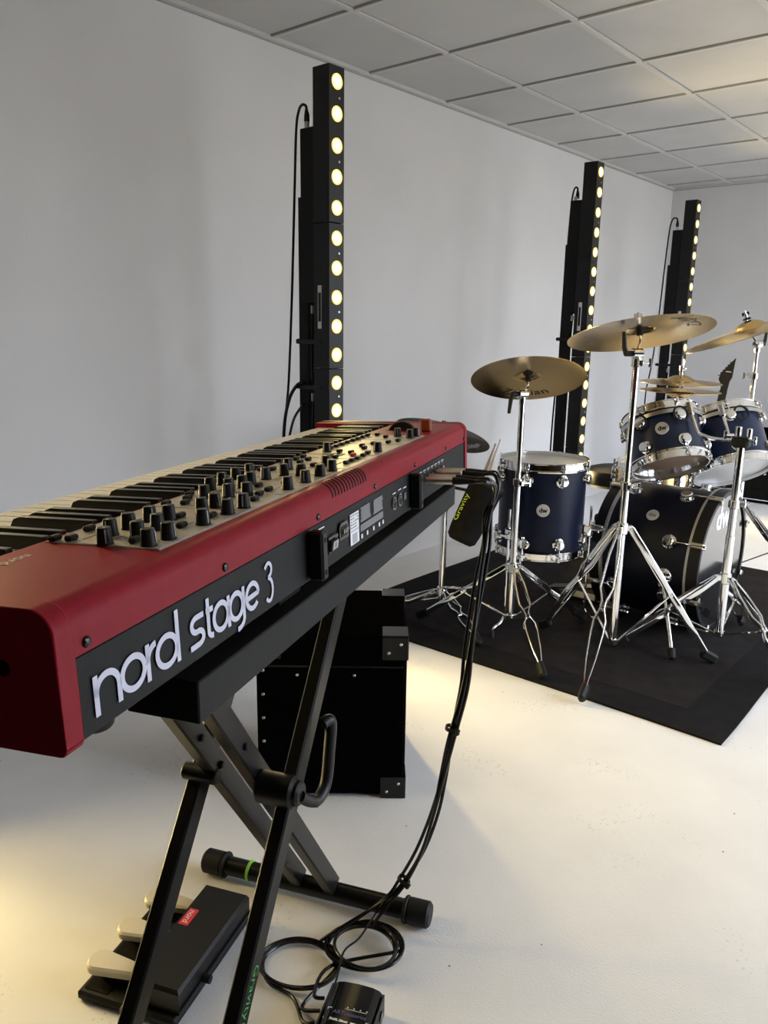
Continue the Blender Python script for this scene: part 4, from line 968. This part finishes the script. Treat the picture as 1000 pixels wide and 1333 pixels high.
# bass drum pedal at the drummer's side
pdl = thing('bass_drum_pedal', 'steel bass drum pedal clamped to the rear hoop of the bass drum', 'pedal', (-1.60, 3.374, 0.008))
b = MB(); b.box((-0.02, 0, 0.006), (0.30, 0.09, 0.010), 'black', 0.002); b.build('base_plate', pdl)
b = MB(); b.box((-0.05, 0, 0.045), (0.26, 0.075, 0.008), 'black', 0.002, Matrix.Rotation(-0.2, 3, 'Y')); b.build('foot_board', pdl)
b = MB()
for sy in (-1, 1): b.cyl((0.09, sy * 0.05, 0.01), (0.09, sy * 0.05, 0.22), 0.008, 'chrome', seg=12)
b.cyl((0.09, -0.06, 0.215), (0.09, 0.06, 0.215), 0.007, 'chrome', seg=12); b.build('post', pdl)
b = MB(); b.cyl((0.09, 0, 0.215), (0.06, 0, 0.40), 0.004, 'chrome', seg=10); b.cyl((0.035, 0, 0.395), (0.085, 0, 0.405), 0.024, 'felt', seg=16, bev=0.004); b.build('beater', pdl)

# snare on its stand
SN_ = V((-1.50, 3.835, 0.495))
sd = drum('brass snare drum on a stand behind the bass drum', SN_, (0, 0, 1), 0.172, 0.125, 8, name='snare_drum', badge=False, shell='brass_shell', bottom='head_white')
ss = thing('snare_stand', 'chrome snare stand holding the brass snare drum', 'stand', (SN_.x, SN_.y, 0.008))
tripod_parts(ss, 0.20, 0.26, [math.radians(a) for a in (30, 150, 270)], zb=0.06)
b = MB(); b.cyl((0, 0, 0.05), (0, 0, 0.41), 0.013, 'chrome', seg=16); b.build('tube', ss)
for a in (20, 140, 260):
    d = V((math.cos(math.radians(a)), math.sin(math.radians(a)), 0))
    b = MB(); b.bar(V((0, 0, 0.405)), d * 0.200 + V((0, 0, 0.463)), 0.012, 0.008, 'chrome', 0.002); b.box(d * 0.205 + V((0, 0, 0.490)), (0.014, 0.018, 0.066), 'rubber', 0.004, Matrix.Rotation(math.radians(a), 3, 'Z')); b.build('basket_arm', ss)

# throne
th = thing('drum_throne', 'black upholstered drum throne behind the drums, left of the bass drum', 'stool', (-1.86, 4.235, 0.008))
tripod_parts(th, 0.22, 0.27, [math.radians(a) for a in (80, 200, 320)], zb=0.06)
b = MB(); b.cyl((0, 0, 0.05), (0, 0, 0.40), 0.0135, 'chrome', seg=16); b.build('tube', th)
b = MB(); b.lathe([(0, 0.395), (0.165, 0.395), (0.180, 0.41), (0.182, 0.455), (0.172, 0.485), (0.12, 0.500), (0, 0.503)], (0, 0, 0), EZ, 'rubber', 40); b.build('seat', th)
b = MB(); b.box((0.07, -0.170, 0.44), (0.018, 0.006, 0.026), 'badge', 0.002, Matrix.Rotation(0.4, 3, 'Z')); o = b.build('tag', th); o['label'] = 'small metal tag'

# stick bag with two sticks
BGt, BGb = V((-1.702, 2.640, 0.640)), V((-1.742, 2.525, 0.425))
ax = (BGt - BGb).normalized()
bg = thing('stick_bag', 'black canvas stick bag with green lettering hanging beside the floor tom', 'bag', BGb, align(ax)); _bi = bg.matrix_world.inverted(); LB = (BGt - BGb).length
b = MB(); b.lathe([(0, 0.004), (0.046, 0.0), (0.060, 0.014), (0.065, 0.05), (0.069, LB - 0.03), (0.073, LB - 0.006), (0.073, LB + 0.012), (0.066, LB + 0.012), (0.058, 0.03), (0, 0.025)], (0, 0, 0), EZ, 'bag', 36); b.build('pouch', bg)
b = MB(); b.lathe([(0.0732, LB - 0.012), (0.0748, LB - 0.008), (0.0748, LB + 0.010), (0.0732, LB + 0.013)], (0, 0, 0), EZ, 'rubber', 36); b.build('rim', bg)
vd = V((0.30, -0.95, 0)); lv = (_bi.to_3x3() @ vd); am = math.atan2(lv.y, lv.x) - 0.75
d = V((math.cos(am), math.sin(am), 0))
w = text_mb('Gravity', 0.05, 'lime_print', (0, 0, 0), EX, EY, 0, fit=0.115)
for v in w.v:
    a = am - v.y / 0.067; rr = 0.0690; z = 0.125 + v.x
    v.x, v.y, v.z = rr * math.cos(a), rr * math.sin(a), z
w.build('lettering', bg, smooth=False)
b = MB(); b.cyl(_bi @ (BGt + V((-0.062, 0.0, -0.03))), _bi @ V((Dc[0] + 0.012, Dc[1], 0.60)), 0.007, 'black', seg=12); o = b.build('holder_arm', bg)
b = MB(); b.cyl(_bi @ V((Dc[0], Dc[1], 0.578)), _bi @ V((Dc[0], Dc[1], 0.622)), 0.020, 'black', seg=16, bev=0.003); b.build('clamp', o)
for (tx, ty, tz), off, lb_ in (((-1.728, 2.770, 0.815), 0.016, 'longer pale wooden drumstick standing in the stick bag, tip at the right'), ((-1.745, 2.762, 0.796), -0.020, 'pale wooden drumstick in the stick bag, left of the longer stick')):
    tip = V((tx, ty, tz)); bot = BGb + ax * 0.04 + V((off, 0.0, 0))
    d = (tip - bot).normalized(); L_ = (tip - bot).length
    s = thing('drumstick', lb_, 'drumstick', bot, align(d))
    b = MB(); b.lathe([(0, 0), (0.0065, 0.001), (0.0072, 0.004), (0.0072, L_ * 0.72), (0.0035, L_ - 0.016), (0.0030, L_ - 0.012), (0, L_ - 0.012)], (0, 0, 0), EZ, 'wood', 16); b.build('shaft', s)
    b = MB(); b.lathe([(0.0028, L_ - 0.013), (0.0050, L_ - 0.007), (0.0040, L_ - 0.001), (0, L_)], (0, 0, 0), EZ, 'wood', 14); b.build('tip', s)

# ------------------------------------------------------------------ light towers along the left wall
FX = -2.020            # lamp faces look into the room (+x)
def make_tower():
    t = thing('light_tower', '', 'light tower', (0, 0, 0))
    b = MB(); b.box((-0.09, 0.0, 0.010), (0.34, 0.34, 0.020), 'black', 0.003); b.build('base_plate', t)
    for k in range(4):
        z1 = 2.106 - 0.5 * k
        b = MB(); b.box((-0.039, 0, z1 - 0.2495), (0.078, 0.076, 0.498), 'black', 0.0015); bar = b.build('light_bar', t)
        for j in range(5):
            z = z1 - 0.05 - 0.1 * j
            b = MB(); b.lathe([(0.0205, 0.0), (0.0250, 0.0), (0.0250, 0.003), (0.0205, 0.0015)], (0.0, 0, z), EX, 'lens_rim', 24); b.build('lens_rim', bar)
            b = MB(); b.lathe([(0.0210, 0.0008), (0.016, 0.0052), (0.008, 0.0078), (0, 0.0085)], (0.0, 0, z), EX, 'lens', 24); b.build('lens', bar)
            if j % 2 == 1:
                b = MB(); b.cyl((0.0, 0.012, z + 0.05), (0.0022, 0.012, z + 0.05), 0.0038, 'steel', seg=10); b.build('screw', bar)
            # each lamp: a strong forward beam and a weak wide spill
            for nm, watts, cone, blend in (('led_beam', LAMP_WATTS, 80, 0.9), ('led_spill', SPILL_WATTS, 160, 1.0)):
                ld = bpy.data.lights.get(nm)
                if not ld:
                    ld = bpy.data.lights.new(nm, 'SPOT'); ld.energy = watts; ld.color = LAMP_COLOR
                    ld.spot_size = math.radians(cone); ld.spot_blend = blend; ld.shadow_soft_size = 0.018
                lo = bpy.data.objects.new(nm, ld); COL.objects.link(lo); lo.parent = bar
                lo.matrix_local = Matrix.Translation((0.028, 0, z)) @ Matrix(((0, 0, -1, 0), (0, 1, 0, 0), (1, 0, 0, 0), (0, 0, 0, 1)))
    b = MB(); b.box((-0.112, -0.008, 1.63), (0.068, 0.052, 0.586), 'black_matte', 0.002); b.build('driver_box', t)
    b = MB(); b.box((-0.135, -0.010, 0.860), (0.050, 0.046, 1.680), 'black_matte', 0.002); b.build('rear_post', t)
    b = MB(); b.cyl((-0.124, -0.02, 1.918), (-0.124, -0.02, 1.945), 0.009, 'steel', seg=14); b.build('socket', t)
    b = MB(); b.box((-0.045, -0.0385, 1.322), (0.020, 0.003, 0.150), 'steel', 0.001); h = b.build('handle_plate', t)
    b = MB(); b.box((-0.045, -0.0405, 1.322), (0.012, 0.003, 0.100), 'black_gloss', 0.001); b.build('grip', h)
    for z in (1.200, 1.035):
        b = MB(); b.box((-0.105, -0.012, z), (0.130, 0.056, 0.016), 'black', 0.002); c = b.build('bracket', t)
        b = MB(); b.cyl((-0.170, -0.012, z), (-0.190, -0.012, z), 0.010, 'black', seg=14, bev=0.002); b.build('knob', c)
    for z in (1.30, 0.985):
        b = MB(); b.cyl((-0.095, -0.024, z), (-0.095, -0.024, z + 0.028), 0.008, 'steel', seg=14); b.build('plug', t)
        b = MB(); b.tube(spline([(-0.095, -0.024, z), (-0.096, -0.026, z - 0.06), (-0.100, -0.026, z - 0.15), (-0.098, -0.024, z - 0.24)], 5), 0.0055, 'cable', 8); b.build('lead', t)
    return t
tower = make_tower()
TOW = [(2.101, 'nearest light tower, lit warm lamps, standing on the left behind the red keyboard'), (4.087, 'middle light tower with warm lamps behind the leftmost gold cymbal'), (5.535, 'farthest light tower with warm lamps near the room corner, behind the hi-hat'), (0.500, 'light tower with warm lamps outside the left edge of the photo')]
for i, (y, lb_) in enumerate(TOW):
    o = tower if i == 0 else copy_tree(tower)
    o.location = (FX, y, 0.0085 if i == 1 else 0); tag(o, lb_, 'light tower', 'light towers along the left wall')
def power_cable(y, lb_, side, bow=1.0):
    w = lambda x, dy, z: (FX - 0.124 + (x + 0.124) * bow, y + dy + (0 if bow == 1 else 0.02), z)
    t = thing('power_cable', lb_, 'cable', w(-0.124, -0.02, 1.945))
    i_ = t.matrix_world.inverted()
    b = MB(); b.tube(spline([i_ @ V(p) for p in (w(-0.124, -0.02, 1.950), w(-0.124, -0.02, 1.975), w(-0.129, -0.02, 1.996), w(-0.146, -0.021, 2.002), w(-0.162, -0.022, 1.985), w(-0.172, -0.026, 1.92), w(-0.180, -0.03, 1.70), w(-0.185 - 0.01 * side, -0.034, 1.35), w(-0.200 - 0.015 * side, -0.036, 1.05), w(-0.225 - 0.02 * side, -0.036, 0.80), w(-0.215, -0.04, 0.40), w(-0.20, -0.06, 0.06), w(-0.22, -0.14, 0.007), w(-0.30, -0.25, 0.006))], 8), 0.0048, 'cable', 10); b.build('lead', t)
    b = MB(); b.tube([i_ @ V(p) for p in (w(-0.124, -0.02, 1.945), w(-0.124, -0.02, 1.965), w(-0.126, -0.02, 1.986))], [0.010, 0.0095, 0.0052], 'rubber', 14); b.build('plug', t)
power_cable(TOW[0][0], 'thin black cable looping over the rear of the nearest light tower', 1.0)
power_cable(TOW[1][0], 'thin black cable behind the middle light tower', -0.6, 0.62)
power_cable(TOW[2][0], 'thin black cable arching beside the farthest light tower', 0.4)
for k, (lb_, dx, z) in enumerate((('black cable leaving the nearest light tower low on its left, upper bend', 0.0, 1.05), ('black cable leaving the nearest light tower low on its left, lower bend', 0.02, 0.97))):
    w = lambda x, dy, z_: (FX + x, TOW[0][0] + dy, z_)
    t = thing('power_cable', lb_, 'cable', w(-0.16, -0.05, z)); i_ = t.matrix_world.inverted()
    b = MB(); b.tube(spline([i_ @ V(p) for p in (w(-0.135, -0.036, z), w(-0.155 + dx, -0.05, z - 0.01), w(-0.195 + dx, -0.055, z - 0.07), w(-0.225 + dx, -0.055, z - 0.20), w(-0.23 + dx, -0.055, z - 0.5), w(-0.24 + dx, -0.10 - dx, 0.008), w(-0.3, -0.3 - dx, 0.006))], 7), 0.0065 - 0.0015 * k, 'cable', 10); b.build('lead', t)

# ------------------------------------------------------------------ amplifier and guitar at the back wall
am_ = thing('amplifier', 'low black amplifier cabinet by the back wall behind the rack toms', 'amplifier', (-1.42, 6.48, 0))
b = MB(); b.box((0, 0, 0.275), (1.06, 0.34, 0.54), 'tolex', 0.010); b.build('body', am_)
b = MB(); b.box((0, -0.172, 0.25), (1.00, 0.006, 0.42), 'bag', 0.002); b.build('grille', am_)
b = MB(); b.box((0, -0.176, 0.030), (1.03, 0.006, 0.006), 'white'); b.build('piping', am_)
for sx in (-1, 1):
    for sy in (-1, 1):
        b = MB(); b.cyl((sx * 0.46, sy * 0.12, 0), (sx * 0.46, sy * 0.12, 0.008), 0.02, 'rubber', seg=14); b.build('rubber_foot', am_)
gt = thing('electric_guitar', 'black electric guitar, pointed headstock rising beside the right cymbal stand', 'guitar', (-1.875, 5.70, 0.10), Matrix.Rotation(math.radians(-9), 3, 'X') @ Matrix.Rotation(math.radians(8), 3, 'Z') @ Matrix.Rotation(math.radians(4), 3, 'Y'))
gb = [(-0.10, 0.0), (0.06, 0.0), (0.15, 0.05), (0.165, 0.15), (0.12, 0.23), (0.125, 0.29), (0.17, 0.37), (0.12, 0.36), (0.05, 0.32), (0.03, 0.36), (-0.03, 0.36), (-0.06, 0.32), (-0.15, 0.44), (-0.18, 0.42), (-0.13, 0.29), (-0.125, 0.23), (-0.17, 0.13), (-0.16, 0.04)]
b = MB(); b.prism(gb, (0, 0.02, 0), EX, EZ, -EY * 0.042, 'black_gloss'); o = b.build('body', gt)
mdf = o.modifiers.new('edge', 'BEVEL'); mdf.width = 0.006; mdf.segments = 2
b = MB(); b.box((0, -0.028, 0.12), (0.09, 0.012, 0.02), 'steel', 0.003); b.build('bridge', o)
for z in (0.17, 0.25):
    b = MB(); b.box((0, -0.026, z), (0.075, 0.010, 0.026), 'black', 0.004); b.build('pickup', o)
b = MB(); b.box((0, -0.018, 0.55), (0.048, 0.024, 0.46), 'black', 0.006); b.box((0, -0.032, 0.54), (0.050, 0.005, 0.46), 'charcoal', 0.001); b.build('neck', gt)
hp = [(0.022, 0.77), (-0.022, 0.77), (-0.026, 0.81), (-0.050, 0.845), (-0.046, 0.89), (0.030, 1.005), (0.034, 0.87), (0.024, 0.84)]
b = MB(); b.prism(hp, (0, -0.008, 0), EX, EZ, -EY * 0.016, 'black'); hd_ = b.build('headstock', gt)
b = MB(); b.box((0.004, -0.0245, 0.905), (0.036, 0.0008, 0.006), 'grey_print'); b.build('inlay_mark', hd_)
for k in range(6):
    p = V((-0.040 + 0.0115 * k, -0.016, 0.868 + 0.0195 * k)); q = p + V((-0.016, 0, 0.006))
    b = MB(); b.cyl(p, q, 0.003, 'steel', seg=8); b.box(q, (0.008, 0.008, 0.010), 'black', 0.002); b.build('tuner', hd_)
gs = thing('guitar_stand', 'black guitar stand holding the pointed electric guitar', 'stand', (-1.875, 5.72, 0))
b = MB()
b.tube([(0, 0.26, 0.008), (0, 0.10, 0.40), (0, 0.078, 0.62)], 0.010, 'tube', 12); b.build('rear_post', gs)
for sx in (-1, 1):
    b = MB(); b.tube([(sx * 0.18, -0.14, 0.010), (sx * 0.03, 0.09, 0.42)], 0.009, 'tube', 12); b.build('leg', gs)
    b = MB(); b.tube(spline([(sx * 0.10, -0.01, 0.22), (sx * 0.09, -0.02, 0.085), (sx * 0.09, -0.07, 0.085), (sx * 0.09, -0.085, 0.13)], 5), 0.008, 'rubber', 10); b.build('rest_arm', gs)

# ------------------------------------------------------------------ audio cables from the keyboard, direct box
CR = 0.0036
path = [(-0.807, 1.222, 0.966), (-0.793, 1.241, 0.913), (-0.797, 1.241, 0.848), (-0.804, 1.236, 0.771), (-0.808, 1.219, 0.648), (-0.813, 1.212, 0.559), (-0.825, 1.193, 0.453), (-0.835, 1.183, 0.368), (-0.847, 1.171, 0.281), (-0.862, 1.150, 0.200), (-0.885, 1.125, 0.133), (-0.905, 1.100, 0.092)]
path = [V(p) for p in path]
rd = kb_R @ V((0, -1, 0))
def loop(cx, cy, rx, ry, rot, a0, turns, z0, dz, jit, n=20):
    out = []; N = int(n * turns)
    for i in range(N + 1):
        a = math.radians(a0) - 2 * PI * i / n
        k = 1 + jit * math.sin(a * 0.73 + i * 0.19); x, y = rx * k * math.cos(a), ry * k * math.sin(a)
        c, s = math.cos(rot), math.sin(rot)
        out.append(V((cx + x * c - y * s, cy + x * s + y * c, z0 + dz * i / N + 0.0018 * math.sin(2.2 * a))))
    return out
DI = V((-0.800, 0.865, 0)); dix, diy = V((0.905, 0.425, 0)), V((-0.425, 0.905, 0))
ends = [
    (JACKS[2], (0.0045, 0.002), loop(-0.985, 0.918, 0.078, 0.062, 0.5, 70, 2.2, 0.014, -0.006, 0.09) + [DI - dix * 0.10 + diy * 0.03 + V((0, 0, 0.012)), DI - dix * 0.062 + diy * 0.02 + V((0, 0, 0.022))], 'black audio cable from the keyboard ending in the left floor coil'),
    (JACKS[3], (-0.0045, 0.003), loop(-0.912, 1.032, 0.074, 0.060, 0.6, 110, 2.3, 0.022, -0.010, 0.10) + [V((-0.93, 0.955, 0.012)), DI - dix * 0.085 + diy * 0.055 + V((0, 0, 0.020)), DI - dix * 0.062 + diy * 0.045 + V((0, 0, 0.026))], 'black audio cable from the keyboard coiled at the right near the stand foot'),
    (JACKS[5], (0.002, -0.0055), loop(-0.905, 1.028, 0.060, 0.052, 0.2, 100, 1.6, 0.030, -0.014, 0.12) + [V((-0.985, 0.985, 0.008)), V((-1.045, 0.945, 0.006)), V((-1.050, 0.885, 0.006)), V((-1.000, 0.850, 0.006)), V((-0.935, 0.855, 0.008)), DI - dix * 0.085 - diy * 0.005 + V((0, 0, 0.016)), DI - dix * 0.062 - diy * 0.005 + V((0, 0, 0.020))], 'black audio cable from the keyboard running round both floor coils'),
    (JACKS[6], (-0.004, -0.004), [V((-0.918, 1.070, 0.062)), V((-0.905, 1.010, 0.055)), V((-0.900, 0.960, 0.060)), DI - dix * 0.043 + diy * 0.062 + V((0, 0, 0.058)), DI - dix * 0.040 + V((0, 0, 0.0575)), DI - dix * 0.030 - diy * 0.060 + V((0, 0, 0.0575)), DI - dix * 0.035 - diy * 0.09 + V((0, 0, 0.010)), DI - dix * 0.05 - diy * 0.14 + V((0, 0, 0.006))], 'thin black cable falling from the keyboard straight across the direct box'),
]
for k, (js, (ox_, oy_), tail, lb_) in enumerate(ends):
    p0 = kbp(js, -0.003, 0.037); t = thing('audio_cable', lb_, 'cable', p0)
    i_ = t.matrix_world.inverted(); p1 = p0 + rd * 0.050; p2 = p0 + rd * 0.092
    r_c = CR if k < 3 else 0.0021
    tgt = path[0]
    sw = 0.006 * math.sin(k * 2.1)
    pts = [p2 - rd * 0.004, p2 + rd * 0.018] + [p2 + rd * 0.018 + (path[1] - (p2 + rd * 0.018)) * 0.55 + V((0, 0, 0.022 - 0.004 * k)) + rd * 0.012]
    for j, p in enumerate(path[1:]):
        wob = 0.004 * math.sin(j * 1.1 + k * 1.7)
        pts.append(p + V((0.76, 0.65, 0)) * (ox_ * 1.15 + wob) + V((-0.65, 0.76, 0)) * oy_ * 1.3)
    pts += tail
    b = MB(); b.tube([i_ @ p for p in spline(pts, 6)], r_c, 'cable', 8); b.build('lead', t)
    if k in (0, 1, 2, 3):
        b = MB(); b.cyl(i_ @ p0, i_ @ p1, 0.0068 if k != 2 else 0.0085, 'nickel', seg=18, bev=0.001); b.build('connector', t)
        b = MB(); b.tube([i_ @ p1, i_ @ (p1 + rd * 0.012), i_ @ p2], [0.0070, 0.0066, 0.0040], 'rubber', 14); b.build('boot', t)
for pz, lb_ in ((6, 'upper black cable tie around the hanging audio cables'), (10, 'lower black cable tie around the hanging audio cables')):
    c = path[pz] if pz != 6 else path[6] + V((0, 0, 0.02)); d = (path[pz + 1] - path[pz - 1]).normalized()
    t = thing('cable_tie', lb_, 'cable tie', c, align(d))
    b = MB(); b.lathe([(0.0125, -0.004), (0.0138, -0.004), (0.0138, 0.004), (0.0125, 0.004), (0.0125, -0.004)], (0, 0, 0), EZ, 'rubber', 20); b.build('strap', t)
    b = MB(); b.box((0.015, 0.004, 0), (0.010, 0.008, 0.012), 'rubber', 0.001); b.build('tail', t)
db = thing('direct_box', 'small black direct box lying on the floor beside the cable coils', 'direct box', DI, math.atan2(dix.y, dix.x))
prof = [(-0.048, 0.010), (-0.040, 0.002), (0.040, 0.002), (0.048, 0.010), (0.048, 0.042), (0.040, 0.050)] + [(0.028, 0.0535), (0.0, 0.055), (-0.028, 0.0535), (-0.040, 0.050), (-0.048, 0.042)]
b = MB(); b.prism(prof, (0, -0.066, 0), EX, EZ, EY * 0.132, 'black_gloss'); body = b.build('body', db)
for sx in (-1, 1):
    b = MB(); b.box((sx * 0.0495, 0, 0.027), (0.003, 0.126, 0.044), 'black', 0.001); pl = b.build('end_plate', db)
    for y in (-0.035, 0.0, 0.035):
        b = MB(); b.cyl((sx * 0.0508, y, 0.027), (sx * 0.0535, y, 0.027), 0.009, 'black_gloss', seg=18); b.cyl((sx * 0.0535, y, 0.027), (sx * 0.0540, y, 0.027), 0.0045, 'gap', seg=14); b.build('jack_socket', pl)
text_mb('ARTcessories', 0.012, 'blue_print', (0.004, -0.004, 0.0552), EX, EY, 0.0003, fit=0.062).build('lettering', body, smooth=False)
text_mb('DUAL Direct', 0.008, 'white', (-0.012, -0.020, 0.0550), EX, EY, 0.0003, bold=0.0004, fit=0.034).build('lettering', body, smooth=False)
b = MB(); b.box((0.026, -0.020, 0.0540), (0.032, 0.003, 0.0006), 'white', 0, Matrix.Rotation(0.06, 3, 'Y'))
for p in ([(-0.032, 0.004), (-0.038, 0.004), (-0.040, -0.004), (-0.040, -0.020), (-0.036, -0.025)], [(0.036, -0.012), (0.042, -0.012), (0.042, -0.024), (0.036, -0.028)]): b.ribbon(p, 0.0014, (0, 0, 0.0528), EX, EY, EZ * 0.0012, 'white')
for k in range(4): b.box((-0.004 + 0.012 * k, 0.010, 0.0552), (0.002, 0.002, 0.0006), 'white')
b.box((0.012, 0.0065, 0.0552), (0.040, 0.0007, 0.0005), 'white'); b.build('print', body, smooth=False)
